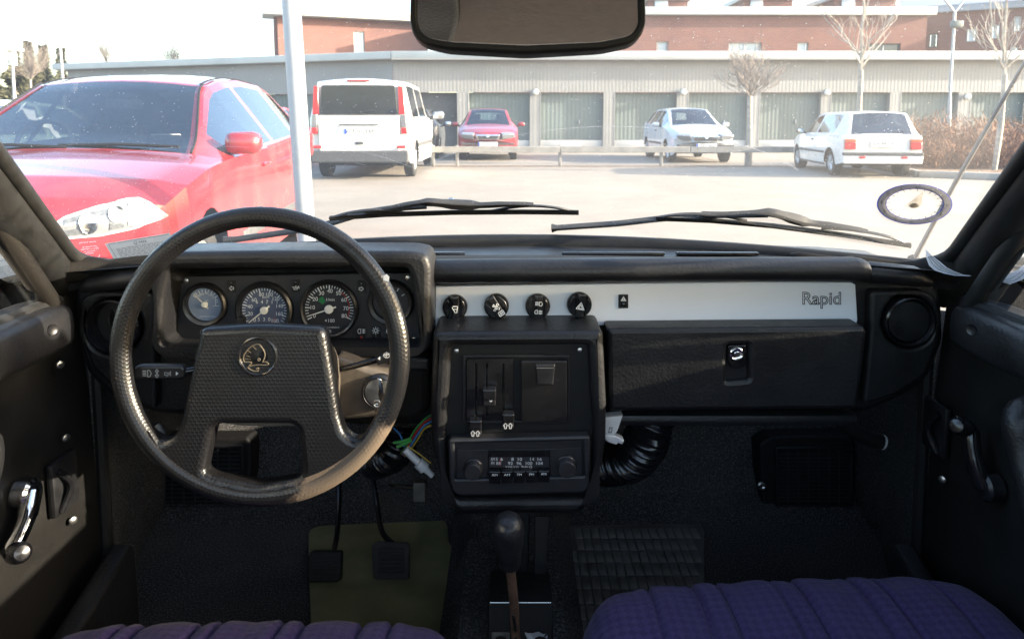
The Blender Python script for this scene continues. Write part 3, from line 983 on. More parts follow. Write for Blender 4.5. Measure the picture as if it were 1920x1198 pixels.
for x, y in ((348.7, 526.5), (343.7, 640), (765, 521), (777, 637)):
    sc = MB(); sc.lathe([(0.0040, 0), (0.0040, 0.0012), (0.0025, 0.002), (0, 0.0022)], FC.px(x, y), FC.n, 14)
    sc.build('screw', MAT['steel'], clu)

# ---- centre console
con = thing('centre_console', 'black padded centre console with heater levers and ashtray', 'console', at(970, 960, 1.0))
FK = Fr(0.985, 0, 0.75)
RIN = [(846, 650), (1103, 649), (1112, 800), (1110, 925), (1098, 934), (858, 936), (842, 925), (836, 815)]
cb = plate('console_body', FK, [rpoly([(811, 624), (1131, 622), (1138, 760), (1137, 835), (1128, 880), (1106, 945), (1088, 966), (862, 968), (845, 952), (820, 885), (808, 832), (806, 760)], 10), rpoly(RIN, 7)],
           0.12, 0.011, MAT['vinyl'], con)
FP = Fr(1.000, 0, 0.75)
plate('inner_panel', FP, rpoly([(830, 640), (1118, 638), (1124, 945), (830, 948)], 4), 0.02, 0.001, MAT['plastic_matt'], con)
plate('panel_frame', FP, [rr(868, 664, 1068, 792, 5), rr(874, 669, 1063, 787, 4)], 0.006, 0.001, MAT['plastic'], con, 0.004)
hp = plate('heater_panel', FP, [rr(876, 671, 962, 785, 3)] + [rr(x - 1.8, 678, x + 1.8, 776, 1.6, 3) for x in (893, 913, 944)], 0.005, 0.0002, MAT['plastic_gloss'], con, 0.006)
for x, y0, y1 in ((893, 720, 778), (914, 690, 775), (944, 716, 765)):
    MB().tube([FP.px(x, y0, 0.0015), FP.px(x + 1, y1, 0.0015)], 0.0012, 6).build('lever_rail', MAT['steel'], hp)
for x, y, w, h, arrows in ((893, 785, 23, 18, [(-5, 9), (4, 9)]), (918, 729, 25, 20, [(3, 4)]), (953, 772, 22, 16, [(-5, 8), (4, 8)])):
    kb = plate('slider_knob', FP, rr(x - w / 2, y - h / 2, x + w / 2, y + h / 2, 2), 0.016, 0.002, MAT['plastic_gloss'], hp, 0.024)
    plate('knob_skirt', FP, rr(x - w / 2 + 1, y + h / 2 - 2, x + w / 2 - 1, y + h / 2 + 13, 2), 0.012, 0.0015, MAT['plastic'], kb, 0.018)
    m = MB()
    for k_, (ax, ay) in enumerate(arrows):
        sgn = -1 if len(arrows) == 2 else 1
        yy = y + ay + (8 if sgn < 0 else 6)
        m.strokes(FP.px, [[(x + ax, yy + 5 * sgn), (x + ax - 4, yy), (x + ax - 1.8, yy), (x + ax - 1.8, yy - 5 * sgn), (x + ax + 1.8, yy - 5 * sgn), (x + ax + 1.8, yy), (x + ax + 4, yy), (x + ax, yy + 5 * sgn)]], 1.2, 0.0186)
    m.build('symbol', MAT['print'], kb, 0)
ash = plate('ashtray', FP, rr(977, 673, 1062, 786, 2), 0.008, 0.001, MAT['plastic_gloss'], con, 0.009)
plate('tab', FP, rpoly([(1002, 677), (1040, 677), (1037, 706), (1036, 715), (1006, 715), (1005, 706)], 3), 0.008, 0.002, MAT['plastic'], ash, 0.015)
m = MB(); m.strokes(FP.px, [[(1006, 683), (1037, 683)]], 1.4, 0.0155); m.build('tab_edge', MAT['steel'], ash, 0)
for x, y in ((856, 658), (1087, 656)):
    MB().lathe([(0.0036, 0), (0.0034, 0.0015), (0.002, 0.0022), (0, 0.0022)], FP.px(x, y), FP.n, 14).build('screw', MAT['steel'], con)

# ---- radio
rad_t = thing('car_radio', 'old push-button car radio low in the console', 'radio', at(975, 900, 0.99))
FRd = Fr(0.978, 0, 0.7)
plate('bezel', FRd, [rpoly([(840, 824), (1104, 818), (1107, 826), (1104, 915), (1096, 924), (862, 930), (850, 924), (843, 905)], 7), rpoly([(852, 832), (1093, 827), (1096, 893), (854, 899)], 3)], 0.02, 0.003, MAT['radio_grey'], rad_t)
FRf = Fr(0.986, 0, 0.7)
rf = plate('front_plate', FRf, rpoly([(846, 826), (1100, 822), (1100, 902), (850, 906)], 3), 0.01, 0.001, MAT['radio_grey'], rad_t)
plate('face_step', FRf, [rpoly([(857, 842), (1090, 838), (1092, 893), (858, 897)], 2), rr(914, 842, 1032, 898, 2)], 0.003, 0.0006, MAT['radio_grey'], rf, 0.0026)
dl = plate('tuning_scale', FRf, rr(915, 843, 1031, 876, 1), 0.002, 0.0004, MAT['plastic_gloss'], rad_t, 0.0012)
plate('scale_glass', FRf, rr(917, 856, 1030, 875, 1), 0.001, 0.0002, MAT['dial_black'], dl, 0.0017)
m = MB()
for s_, x, h in (('AM', 924, 6), ('5', 931.5, 5.6), ('6', 940.5, 5.6), ('8', 961, 5.6), ('10', 974, 5.6), ('14', 997, 5.6), ('16', 1011, 5.6)):
    m.text(FRf.px, s_, x, 859.6, h, 0.0022, sx=0.62 if s_ == 'AM' else 1.25)
for s_, x, h in (('FM', 924, 6), ('88', 935, 5.6), ('92', 957, 5.6), ('96', 973, 5.6), ('100', 991, 5.6), ('104', 1010.5, 5.6)):
    m.text(FRf.px, s_, x, 867.2, h, 0.0022, sx=0.62 if s_ == 'FM' else 1.2)
m.text(FRf.px, 'VOLVO', 960, 873.6, 3.4, 0.0022, sx=1.6); m.text(FRf.px, 'Radio', 984, 873.2, 4, 0.0022); m.strokes(FRf.px, [circ(995, 873.5, 2.2, 10) + [(997.2, 873.5)]], 0.9, 0.0022)
m.build('lettering', MAT['print'], dl, 0)
m = MB(); m.fill(FRf.px, [(937.3, 858), (938.6, 858), (938.6, 872), (937.3, 872)], 0.0024); m.build('tuning_pointer', MAT['red'], dl, 0)
for k in range(5):
    x0 = 917.5 + 22.8 * k
    bt = plate('push_button', FRf, rr(x0, 876.5 - 0.3 * k, x0 + 21, 899 - 0.6 * k, 1.5), 0.014, 0.0012, MAT['plastic_gloss'], rad_t, 0.012)
    m = MB(); m.text(FRf.px, ('AM', 'AM', 'FM', 'FM', 'FM')[k], x0 + 10.5, 882.5 - 0.4 * k, 4.6, 0.0124, sx=1.2); m.build('lettering', MAT['print'], bt, 0)
for x, y, r_ in ((888, 870, 16.5), (1061, 865, 17)):
    k = 0.986 / F
    kb = MB().lathe([(r_ * 1.15 * k, 0.002), (r_ * 1.15 * k, 0.007), (r_ * 1.05 * k, 0.008), (r_ * 1.0 * k, 0.010), (r_ * k, 0.020), (r_ * 0.92 * k, 0.0215), (0, 0.0215)], FRf.px(x, y + 3), FRf.n, 32).build('tuning_knob', MAT['radio_grey'], rad_t, 35)
    m = MB(); m.box(FRf.px(x + (18 if x > 1000 else -18), y + 7, 0.005), (0.004, 0.004, 0.003)); m.build('knob_tab', MAT['plastic'], kb)

# ---- steering column with stalks, lock and keys
col = thing('steering_column', 'brown-black steering column cowl with two stalks behind the wheel', 'steering column', at(660, 790, 1.02))
m = MB()
cen0, cen1 = at(500, 690, 0.885), at(520, 700, 1.10)
rows = []
for q in (0, 0.12, 0.5, 1.0):
    c = cen0.lerp(cen1, q)
    w, h = 0.095 + 0.012 * q, 0.068 + 0.006 * q
    rows.append([c + V((w * (abs(cos(a)) ** 0.6) * (1 if cos(a) > 0 else -1), 0, h * (abs(sin(a)) ** 0.6) * (1 if sin(a) > 0 else -1) - 0.012)) for a in [2 * pi * k / 28 for k in range(28)]])
vs = m.grid(rows, closed=True); m.bm.faces.new(vs[0])
m.build('cowl', MAT['column'], col, 40)
FL = Fr(0.965, 0, 0.8)
plate('lock_housing', FL, rpoly([(628, 668), (690, 690), (738, 704), (745, 745), (730, 782), (640, 790), (622, 770)], 10), 0.07, 0.008, MAT['column'], col)
plate('lower_trim', Fr(1.03, 0, 0.8), rpoly([(600, 662), (806, 672), (806, 770), (780, 790), (690, 800), (610, 795)], 12), 0.06, 0.012, MAT['vinyl_trim'], col)
plate('knee_ledge', Fr(1.02, 0, 0.8), rpoly([(600, 650), (806, 672), (806, 698), (640, 698)], 5), 0.03, 0.006, MAT['vinyl'], col)
lk = MB().lathe([(0.026, -0.01), (0.026, 0.004), (0.0225, 0.008), (0.0215, 0.006), (0.021, 0.006)], FL.px(712, 733), FL.n, 32).build('lock_ring', MAT['plastic'], col)
MB().lathe([(0.021, 0.006), (0.0195, 0.0075), (0, 0.008)], FL.px(712, 733), FL.n, 32).build('lock_face', MAT['steel'], lk)
# left stalk
FL1 = Fr(0.93, 0, 0.8, 6)
st = plate('stalk', FL1, rpoly([(252, 689), (262, 686), (340, 686), (347, 692), (347, 708), (340, 712), (252, 711)], 3), 0.012, 0.003, MAT['plastic'], col)
MB().tube([FL1.px(340, 700, -0.006), FL1.px(400, 694, -0.015), FL1.px(430, 692, -0.03)], 0.005, 10).build('stalk_arm', MAT['plastic_gloss'], st)
m = MB()
L = [[(277, 694), (277, 706), (281, 706), (284, 700), (281, 694), (277, 694)], [(268, 695), (274, 695)], [(268, 698), (274, 698)], [(268, 701), (274, 701)], [(268, 704), (274, 704)],
     [(294.5, 692), (291, 696), (293.5, 696), (293.5, 703), (291, 703), (294.5, 708), (298, 703), (295.5, 703), (295.5, 696), (298, 696), (294.5, 692)],
     [(309, 698), (309, 703), (318, 701), (320, 704), (320, 696), (318, 699), (309, 698)], [(316, 703), (312, 706)]]
m.strokes(FL1.px, L, 1.3, 0.0005); m.build('symbol', MAT['print_dim'], st, 0)
m = MB(); m.fill(FL1.px, [(330, 696), (335, 700), (330, 704)], 0.0005); m.build('symbol', MAT['print'], st, 0)
# right stalk
FR1 = Fr(0.93, 0, 0.8)
st = plate('stalk', FR1, rpoly([(703, 673), (740, 656), (748, 668), (745, 674), (708, 686)], 3), 0.014, 0.003, MAT['plastic'], col)
MB().tube([FR1.px(706, 678, -0.007), FR1.px(660, 692, -0.012), FR1.px(625, 703, -0.02)], 0.0042, 10).build('stalk_arm', MAT['plastic_gloss'], st)
m = MB(); m.strokes(FR1.px, [circ(725, 666, 6, 10, 4.5) + [(731, 666)], [(719, 666), (731, 664)], [(725, 660), (724, 671)]], 1.3, 0.0005)
m.fill(FR1.px, [(708, 672), (713, 668), (713, 675)], 0.0005); m.build('symbol', MAT['print'], st, 0)
# keys
ky = thing('ignition_key', 'steel ignition key with a second key hanging from the lock', 'key', FL.px(716, 745, 0.01))
plate('bow', FL, rpoly([(713, 698), (720, 700), (727, 735), (726, 745), (719, 746), (714, 730)], 3), 0.004, 0.0012, MAT['chrome'], ky, 0.022)
plate('hanging_key', FL, rpoly([(707, 747), (713, 746), (717, 775), (715, 790), (711, 790), (708, 768)], 2), 0.003, 0.0008, MAT['chrome'], ky, 0.02)
MB().tube([FL.px(712 + 6 * cos(a), 746 + 6 * sin(a), 0.02) for a in [2 * pi * k / 16 for k in range(16)]], 0.0009, 6, False, True).build('key_ring', MAT['steel'], ky)

# ---- steering wheel
FW = Fr(0.862, 6, 0.855)
wc = FW.w(*FW.hit(488, 668))
whl = thing('steering_wheel', 'large two-spoke black steering wheel with honeycomb grain and worn brown rim', 'steering wheel', wc)
m = MB()
n_, RW = 72, 0.1790
rows = []
for i in range(n_):
    a = 2 * pi * i / n_
    rad = FW.u * cos(a) + FW.v * sin(a)
    c = wc + rad * RW
    ring_ = []
    for k in range(16):
        b = 2 * pi * k / 16
        # finger ridges on the back of the rim
        rr_ = 0.0131 + (0.0008 * sin(a * 40) if sin(b) < -0.4 else 0)
        ring_.append(c + rad * cos(b) * rr_ + FW.n * sin(b) * rr_ * 0.95)
    rows.append(ring_)
rows.append(rows[0])
m.grid(rows, closed=True)
bmesh.ops.remove_doubles(m.bm, verts=m.bm.verts[:], dist=1e-6)
rim_o = m.build('rim', MAT['wheel'], whl, 60)
uvl = rim_o.data.uv_layers.new(name='UVMap')
for po in rim_o.data.polygons:
    us = []
    for li in po.loop_indices:
        q = rim_o.data.vertices[rim_o.data.loops[li].vertex_index].co - wc
        a_ = atan2(q.dot(FW.v), q.dot(FW.u))
        rd = (FW.u * cos(a_) + FW.v * sin(a_))
        b_ = atan2(q.dot(FW.n), q.dot(rd) - RW)
        us.append([a_ * RW, b_ * 0.0141])
    for k_, per in ((0, 2 * pi * RW), (1, 2 * pi * 0.0141)):
        mxu = max(u[k_] for u in us)
        for u in us:
            if mxu - u[k_] > per / 2: u[k_] += per
    for li, u in zip(po.loop_indices, us): uvl.data[li].uv = u
cpx = 488; cpy = 668
arcp = lambda a, r=264: (cpx + r * cos(R(a)), cpy - r * sin(R(a)))
outer = [(380, 614, 12), (488, 607, 30), (610, 613, 14), (625, 700, 9), (636, 775, 9), (646, 808, 12), (668, 824, 12), (702, 806, 3)]
outer += [(*arcp(a), 0) for a in range(-41, -140, -5)]
outer = rpoly(outer + [(272, 806, 3), (308, 827, 14), (334, 811, 14), (346, 775, 9), (362, 700, 9)], 9, 5)
hole = rpoly([(403, 800), (416, 792), (548, 792), (562, 802), (570, 878), (560, 892), (488, 906), (402, 889), (386, 880)], 10, 5)
hub = plate('hub_pad', FW, [outer, hole], 0.030, 0.009, MAT['wheel'], whl, 0.009, 3)
while hub.data.uv_layers: hub.data.uv_layers.remove(hub.data.uv_layers[0])
uvl = hub.data.uv_layers.new(name='UVMap')
for lp_ in hub.data.loops:
    q = hub.data.vertices[lp_.vertex_index].co - wc
    uvl.data[lp_.index].uv = (q.dot(FW.u), q.dot(FW.v) + q.dot(FW.n) * 0.7)
# round badge with the winged arrow
bc = FW.px(488.5, 665, 0.009)
kk = 0.862 / F
bd = MB().lathe([(39 * kk, -0.001), (38 * kk, 0.0018), (35.5 * kk, 0.0024), (33 * kk, 0.0014), (31.5 * kk, -0.0004), (0, -0.0004 + 0.001)], bc, FW.n, 48).build('badge', MAT['plastic_gloss'], hub, 35)
T = lambda pts: [FW.px(420 + x / 9.986, 600 + y / 9.986, 0.0102) for x, y in pts]
m = MB()
for ln in ([(660, 420), (560, 465), (470, 560), (425, 650), (437, 745), (520, 748), (575, 765), (500, 850)], [(500, 850), (560, 893), (640, 918), (700, 915)],
           [(720, 425), (785, 510), (822, 600), (805, 695), (778, 752), (838, 745), (888, 785), (858, 805), (745, 802), (650, 805), (545, 825), (500, 850)],
           [(660, 420), (720, 425)]):
    m.tube(smooth_path(T(ln), 3), 0.00075, 5)
for ln in ([(590, 455), (662, 522)], [(500, 540), (562, 578)], [(470, 628), (545, 655)], [(450, 690), (560, 700)]):
    m.tube(T(ln), 0.0004, 5)
m.tube(T([(710 + 22 * cos(a), 705 + 26 * sin(a)) for a in [2 * pi * k / 12 for k in range(12)]]), 0.0005, 5, False, True)
m.tube(T([(687 + 20 * cos(a), 875 + 20 * sin(a)) for a in [2 * pi * k / 12 for k in range(12)]]), 0.0005, 5, False, True)
m.build('emblem', m_plain('worn gilt emblem edge', (0.16, 0.13, 0.09), 0.35, 0.4, 0.5, 0.2, 80), bd, 60)
m = MB(); m.fill(FW.px, [(722, 515), (729, 511), (734, 516), (733, 526), (727, 524), (723, 522)], 0.0152); m.build('paint_chip', MAT['print'], whl, 0)

# ---- seats
def seat(label, xc, w, yf, zt, grooves, skew, name='car_seat'):
    t = thing(name, label, 'car seat', (xc, yf - 0.3, FLOOR), 0, 'front seats')
    prof = [(0.030, -0.235), (0.018, -0.13), (0.006, -0.085), (-0.006, -0.050), (-0.024, -0.024), (-0.050, -0.009), (-0.085, -0.001), (-0.13, 0.0), (-0.22, -0.006), (-0.36, -0.016), (-0.52, -0.022), (-0.62, -0.02)]
    m = MB(); rows = []
    nx = 150
    for dy, dz in prof:
        r_ = []
        for k in range(nx + 1):
            a = -1 + 2 * k / nx
            e = abs(a)
            gd = sum(math.exp(-(((a - ga) * w) / 0.0035) ** 2) for ga in grooves)
            puff = 0.004 * abs(sin(pi * (a * 4.3)))
            top = 1 if dz > -0.12 else 0.3
            x = xc + a * w
            y = yf + dy + skew * a - 0.09 * e ** 9
            z = zt + dz - 0.09 * e ** 12 + (puff - 0.010 * gd) * top + 0.006 * (1 - e)
            r_.append(V((x, y, max(z, FLOOR + 0.02))))
        rows.append(r_)
    m.grid(rows, flip=True)
    cu = m.build('cushion', MAT['fabric'], t, 60)
    m = MB()
    m.box((xc, yf - 0.33, FLOOR + 0.06), (w * 1.75, 0.56, 0.10), None, 0.01)
    m.build('seat_base', MAT['plastic_matt'], t)
    m = MB(); rows = []
    for dy, dz in ((0.05, 0.0), (0.09, 0.10), (0.06, 0.30), (0.02, 0.42), (-0.04, 0.45), (-0.10, 0.43), (-0.11, 0.2), (-0.09, 0.0)):
        rows.append([V((xc + a * w * 0.92, yf - 0.96 + dy - 0.05 * abs(a) ** 6, zt + dz - 0.05 - 0.06 * abs(a) ** 8)) for a in [-1 + 2 * k / 30 for k in range(31)]])
    m.grid(rows)
    m.build('backrest', MAT['fabric'], t, 60)
    return t
seat('purple cloth seat beneath the steering wheel, only its front edge showing', -0.352, 0.312, 0.910, 0.478, (-0.79, -0.56, -0.48, -0.23, -0.14, 0.13, 0.22, 0.47, 0.60), 0.004)
seat('purple cloth passenger seat with stitched pleats, opposite the glovebox', 0.392, 0.318, 0.972, 0.495, (-0.62, -0.42, -0.31, -0.06, 0.04, 0.30, 0.41, 0.66), 0.018)

# ---- gear lever
gl_t = thing('gear_lever', 'gear lever with black grained knob and rusty bare shaft', 'gear lever', (0.006, 1.05, 0.34))
kc = at(953, 1000, 0.90)
base = at(972, 1235, 0.965)
neck = at(957, 1072, 0.925)
ax = (kc - neck).normalized()
m = MB()
kp = [(0.013, -0.062), (0.0165, -0.058), (0.017, -0.040), (0.0185, -0.026), (0.0215, -0.014), (0.0228, 0.0), (0.0220, 0.012), (0.0190, 0.022), (0.012, 0.0275), (0.005, 0.029), (0, 0.0292)]
m.lathe(kp, kc, ax, 24)
m.build('knob', m_vinyl('worn black grained knob', (0.011, 0.0115, 0.013), 0.42, 190, 0.9, 0.4), gl_t, 50)
m = MB(); m.tube(smooth_path([neck + ax * 0.01, neck.lerp(base, 0.35) + V((0.001, 0, 0)), neck.lerp(base, 0.7) + V((-0.001, 0, 0)), base], 4), 0.0072, 10)
m.build('shaft', MAT['rust'], gl_t)
m = MB()
for k in range(2):
    m.tube([neck.lerp(base, 0.45 + 0.25 * k) + V((-0.001, -0.0066, 0)), neck.lerp(base, 0.62 + 0.25 * k) + V((0.0005, -0.0066, 0))], 0.0026, 6)
m.build('paint_remnant', MAT['plastic_matt'], gl_t)
# tunnel console tray with its lid edge, and bits lying on it
tt = thing('tunnel_tray', 'low black tray on the tunnel behind the gear lever', 'tray', at(980, 1160, 1.12))
FT = Fr(1.00, 14, 0.42)
plate('tray_front', FT, [(916, 1127), (1036, 1127), (1040, 1260), (912, 1260)], 0.12, 0.004, MAT['plastic_matt'], tt)
MB().tube([FT.px(919, 1128, 0.002), FT.px(1033, 1128, 0.002)], 0.0008, 6).build('tray_edge', MAT['steel'], tt)
plate('latch_plate', FT, [rr(922, 1183, 956, 1240, 3), circ(939, 1197, 11, 16, 8)], 0.003, 0.0006, m_plain('dull latch steel', (0.10, 0.10, 0.095), 0.5, 0.5, 0.4, 0.3, 60), tt, 0.004)
pp = thing('paper_scrap', 'crumpled scrap of white paper and foil beside the gear lever shaft', 'paper', at(1000, 1190, 1.05))
m = MB(); rows = []
for i in range(6):
    rows.append([at(983 + 9 * j + random.uniform(-2, 2), 1186 + 9 * i + random.uniform(-3, 3), 0.985 + random.uniform(-0.008, 0.008)) for j in range(6)])
m.grid(rows); m.build('sheet', MAT['paper'], pp, 0)
bk = thing('heater_bracket', 'pair of flat black heater brackets hanging below the console', 'bracket', at(1010, 1030, 1.12))
plate('strap', Fr(1.12, 10, 0.5), [(1003, 968), (1030, 968), (1022, 1090), (1002, 1089)], 0.006, 0.001, MAT['plastic'], bk)
plate('strap', Fr(1.14, 10, 0.5), [(930, 960), (994, 960), (990, 1110), (932, 1110)], 0.03, 0.004, MAT['plastic_matt'], bk)

# ---- pedals
def pedal(name, label, cx, cy, w, h, slant, arm, ribs):
    t = thing(name, label, 'pedal', at(cx, cy, 1.24))
    fr = Fr(1.24, 28, at(cx, cy, 1.24).z)
    o = rpoly([(cx - w / 2 + slant, cy - h / 2), (cx + w / 2, cy - h / 2), (cx + w / 2 - 2, cy + h / 2 - slant), (cx + w / 2 - 2 - slant, cy + h / 2), (cx - w / 2, cy + h / 2), (cx - w / 2, cy - h / 2 + slant * 2)], 6)
    p = plate('pedal_pad', fr, o, 0.022, 0.004, MAT['rubber'], t)
    for k in range(ribs):
        yy = cy - h * 0.40 + k * h * 0.72 / (ribs - 1)
        plate('rib', fr, rr(cx - w * 0.42 + slant * 0.4, yy - 2.0, cx + w * 0.42, yy + 2.0, 1.8, 2), 0.004, 0.0012, MAT['rubber'], p, 0.003)
    MB().tube(smooth_path([fr.px(cx + 14, cy - h / 2 + 6, -0.012)] + [at(*q) for q in arm], 5), 0.0055, 8).build('pedal_arm', MAT['plastic_gloss'], t)
    return t
pedal('clutch_pedal', 'clutch pedal with ribbed black rubber pad and skewed corners', 608, 1062, 64, 60, 7, [(632, 1000, 1.32), (636, 930, 1.42), (634, 860, 1.48)], 7)
pedal('brake_pedal', 'square ribbed brake pedal on a curved arm above the olive mat', 733, 1052, 60, 60, 0, [(718, 1000, 1.32), (708, 950, 1.42), (700, 900, 1.48)], 7)
t = thing('accelerator_pedal', 'long floor-hinged accelerator pedal with lengthwise ribs', 'pedal', at(872, 1180, 1.12))
fa = Fr(1.22, 52, at(872, 1080, 1.22).z)
p = plate('pedal_pad', fa, rpoly([(861, 988), (893, 984), (889, 1090), (872, 1180), (846, 1180), (852, 1090)], 5), 0.014, 0.003, MAT['rubber'], t)
for k in range(6):
    MB().tube([fa.px(864 + 4.6 * k, 992, 0.0), fa.px(858 + 4.8 * k, 1088, 0.0)], 0.0017, 6).build('rib', MAT['rubber'], p)
rt = thing('red_cap', 'small faded red cap in the shadow beside the accelerator', 'cap', at(912, 1052, 1.4))
MB().lathe([(0.012, 0), (0.012, 0.018), (0.009, 0.022), (0, 0.022)], at(912, 1054, 1.40), (0.1, -0.8, 0.5), 16).build('cap_body', MAT['red'], rt)

# ---- mats
def mat_sheet(name, px_loop, z, th, mt, parent):
    me = curve_mesh([[(ground(x, y, z).x, ground(x, y, z).y) for x, y in px_loop]], th, th * 0.45)
    return MB().add(me, Matrix.Translation((0, 0, z))).build(name, mt, parent)
om = thing('floor_mat', 'smooth olive plastic mat under the clutch and brake pedals', 'floor mat', ground(720, 1080, FLOOR))
mat_sheet('mat_sheet', rpoly([(578, 992), (600, 984), (838, 974), (842, 1018), (856, 1032), (855, 1190), (583, 1190), (579, 1060)], 10), FLOOR + 0.008, 0.006, MAT['olive'], om)
gm = thing('floor_mat', 'dark smoky mat with a raised brick grid in the passenger footwell', 'floor mat', ground(1190, 1080, FLOOR))
zz = FLOOR + 0.009
sh = mat_sheet('mat_sheet', rpoly([(1065, 984), (1310, 980), (1320, 990), (1322, 1190), (1030, 1215), (1046, 1060), (1060, 1025)], 9), zz, 0.006, MAT['grey_mat_base'], gm)
xa, xb = ground(1050, 1100, zz).x + 0.006, ground(1318, 1000, zz).x - 0.008
cnt = 0
for i in range(12):
    y1 = ground(1200, 991, zz).y - i * 0.040
    for j in range(-1, 24):
        x0 = 0.098 + j * 0.0178
        if x0 + 0.017 > (1318 - 960) / 1300 * (y1 - 0.018) / 0.942: continue
        if i < 2 and x0 < 0.118: continue
        if x0 < 0.082: continue
        if cnt == 0:
            b = MB(); b.box((0, 0, 0), (0.0148, 0.035, 0.003), None, 0.0009)
            cell = b.build('mat_tile', MAT['grey_mat'], sh)
            base_loc = cell.location.copy()
            first = cell
        else:
            cell = first.copy(); C.objects.link(cell)
        cell.location = base_loc + V((x0 + 0.008, y1 - 0.018, zz + 0.001))
        cnt += 1

# ---- loudspeakers on the toe board
def kick_speaker(label, x0, y0, x1, y1, yy, gx0, gy0, gx1, gy1):
    t = thing('door_speaker' if False else 'kick_speaker', label, 'loudspeaker', at((x0 + x1) / 2, y1, yy), 0, 'footwell loudspeakers')
    fr = Fr(yy, 8, at(x0, (y0 + y1) / 2, yy).z)
    plate('housing', fr, rpoly([(x0, y0 + 14), (x0 + 22, y0), (x1 - 6, y0 - 2), (x1, y0 + 10), (x1 - 2, y1 - 12), (x1 - 12, y1), (x0 + 14, y1 + 2), (x0 + 6, y1 - 10)], 7), 0.06, 0.006, MAT['plastic_matt'], t)
    g = plate('grille_frame', fr, [rr(gx0 - 6, gy0 - 6, gx1 + 6, gy1 + 6, 4), rr(gx0, gy0, gx1, gy1, 3)], 0.012, 0.002, MAT['plastic'], t, 0.008)
    b = MB()
    for k in range(1, 14):
        y = gy0 + (gy1 - gy0) * k / 14
        b.tube([fr.px(gx0, y, 0.004), fr.px(gx1, y, 0.004)], 0.0016, 5)
    for k in range(1, 7):
        x = gx0 + (gx1 - gx0) * k / 7
        b.tube([fr.px(x, gy0, 0.002), fr.px(x, gy1, 0.002)], 0.0018, 5)
    tag(b.build('grille', MAT['radio_grey'], t), kind='stuff')
    return t, fr
t, fr = kick_speaker('square slatted loudspeaker on the passenger footwell carpet', 1424, 818, 1604, 968, 1.50, 1458, 842, 1592, 944)
c = fr.px(1426, 908, 0.004); MB().lathe([(0.009, 0), (0.009, 0.005), (0.006, 0.007), (0.003, 0.005), (0, 0.005)], c, fr.n, 12).build('screw', MAT['steel'], t)
t, fr = kick_speaker('square slatted loudspeaker half hidden behind the steering wheel spokes', 284, 822, 470, 966, 1.50, 302, 838, 452, 946)
c = fr.px(466, 903, 0.004); MB().lathe([(0.009, 0), (0.009, 0.005), (0.006, 0.007), (0.003, 0.005), (0, 0.005)], c, fr.n, 12).build('screw', MAT['steel'], t)

# ---- heater hoses
def hose(label, pts, rad, n=18, nm='air_hose'):
    path = smooth_path(pts, 14)
    L = len(path)
    rs = [rad * (1.0 + 0.075 * sin(k * 2 * pi / 3.0)) for k in range(L)]
    # denser path so that every rib keeps its round crest
    dense, dr = [], []
    total = sum((path[i + 1] - path[i]).length for i in range(L - 1))
    nr = int(total / 0.0075)
    acc, out = 0, []
    for i in range(L - 1):
        seg = (path[i + 1] - path[i]); ln = seg.length
        k = max(1, int(ln / 0.0016))
        for j in range(k):
            dense.append(path[i] + seg * (j / k)); dr.append(rad * (1 + 0.07 * cos(2 * pi * (acc + ln * j / k) / 0.0075)))
        acc += ln
    m = MB().tube(dense, dr, n)
    return tag(m.build(nm, MAT['hose'], None, 60), label, 'hose')
hose('fat black ribbed heater hose under the glovebox', [at(1226, 740, 1.16), at(1224, 780, 1.14), at(1216, 812, 1.13), at(1204, 838, 1.14), at(1180, 862, 1.18), at(1130, 872, 1.25)], 0.037)
hose('black ribbed heater hose behind the coloured wires', [at(752, 800, 1.20), at(748, 830, 1.19), at(735, 850, 1.20), at(700, 865, 1.26)], 0.032)
m = MB().tube(smooth_path([at(1570, 778, 1.2), at(1590, 800, 1.2), at(1625, 820, 1.2), at(1652, 828, 1.2)], 5), 0.014, 12)
tag(m.build('drain_hose', MAT['rubber'], None), 'short black drain hose with a pale open end below the glovebox corner', 'hose')
m = MB().lathe([(0.013, 0), (0.0135, 0.004), (0.009, 0.004)], at(1652, 828, 1.2), at(1652, 828, 1.2) - at(1625, 820, 1.2), 16)
tag(m.build('hose_clip', MAT['white_plastic'], None), 'pale ring on the end of the drain hose', 'ring')

# ---- loose wiring
wl_t = thing('wiring_loom', 'bundle of green, red, blue and yellow wires tied beside the console', 'wires', at(775, 820, 1.06))
for k, (nm, off) in enumerate((('wire_green', 0), ('wire_red', 8), ('wire_blue', 16), ('wire_yellow', 25))):
    pts = [at(812, 776 + off * 0.8, 1.05), at(796, 786 + off * 0.7, 1.05), at(778 + off * 0.3, 806 + off * 0.55, 1.05), at(764 + off * 0.5, 830 + off * 0.15, 1.055), at(752 + off * 0.3, 850 + off * 0.2, 1.08)]
    MB().tube(smooth_path(pts, 5), 0.0016, 6).build('wire', MAT[nm], wl_t)
for pts in ([(738, 830), (752, 828), (770, 822)], [(744, 838), (758, 832), (772, 826)]):
    MB().tube([at(x, y, 1.045) for x, y in pts], 0.0024, 6).build('cable_tie', MAT['wire_green'], wl_t)
MB().tube(smooth_path([at(738, 803, 1.06), at(750, 815, 1.05), at(758, 838, 1.05)], 4), 0.0012, 6).build('wire', MAT['wire_blue'], wl_t)
MB().tube(smooth_path([at(764, 836, 1.05), at(785, 850, 1.05), at(808, 868, 1.05)], 4), 0.0010, 6).build('wire', MAT['wire_yellow'], wl_t)
FX = Fr(1.05, 0, 0.65)
pl = thing('plug_connector', 'long pale grey plug connector hanging below the wires', 'connector', at(790, 868, 1.05))
d0, d1 = at(759, 842, 1.05), at(811, 892, 1.05)
MB().tube([d0, d0.lerp(d1, 0.5)], 0.006, 10).build('plug_body', MAT['white_plastic'], pl)
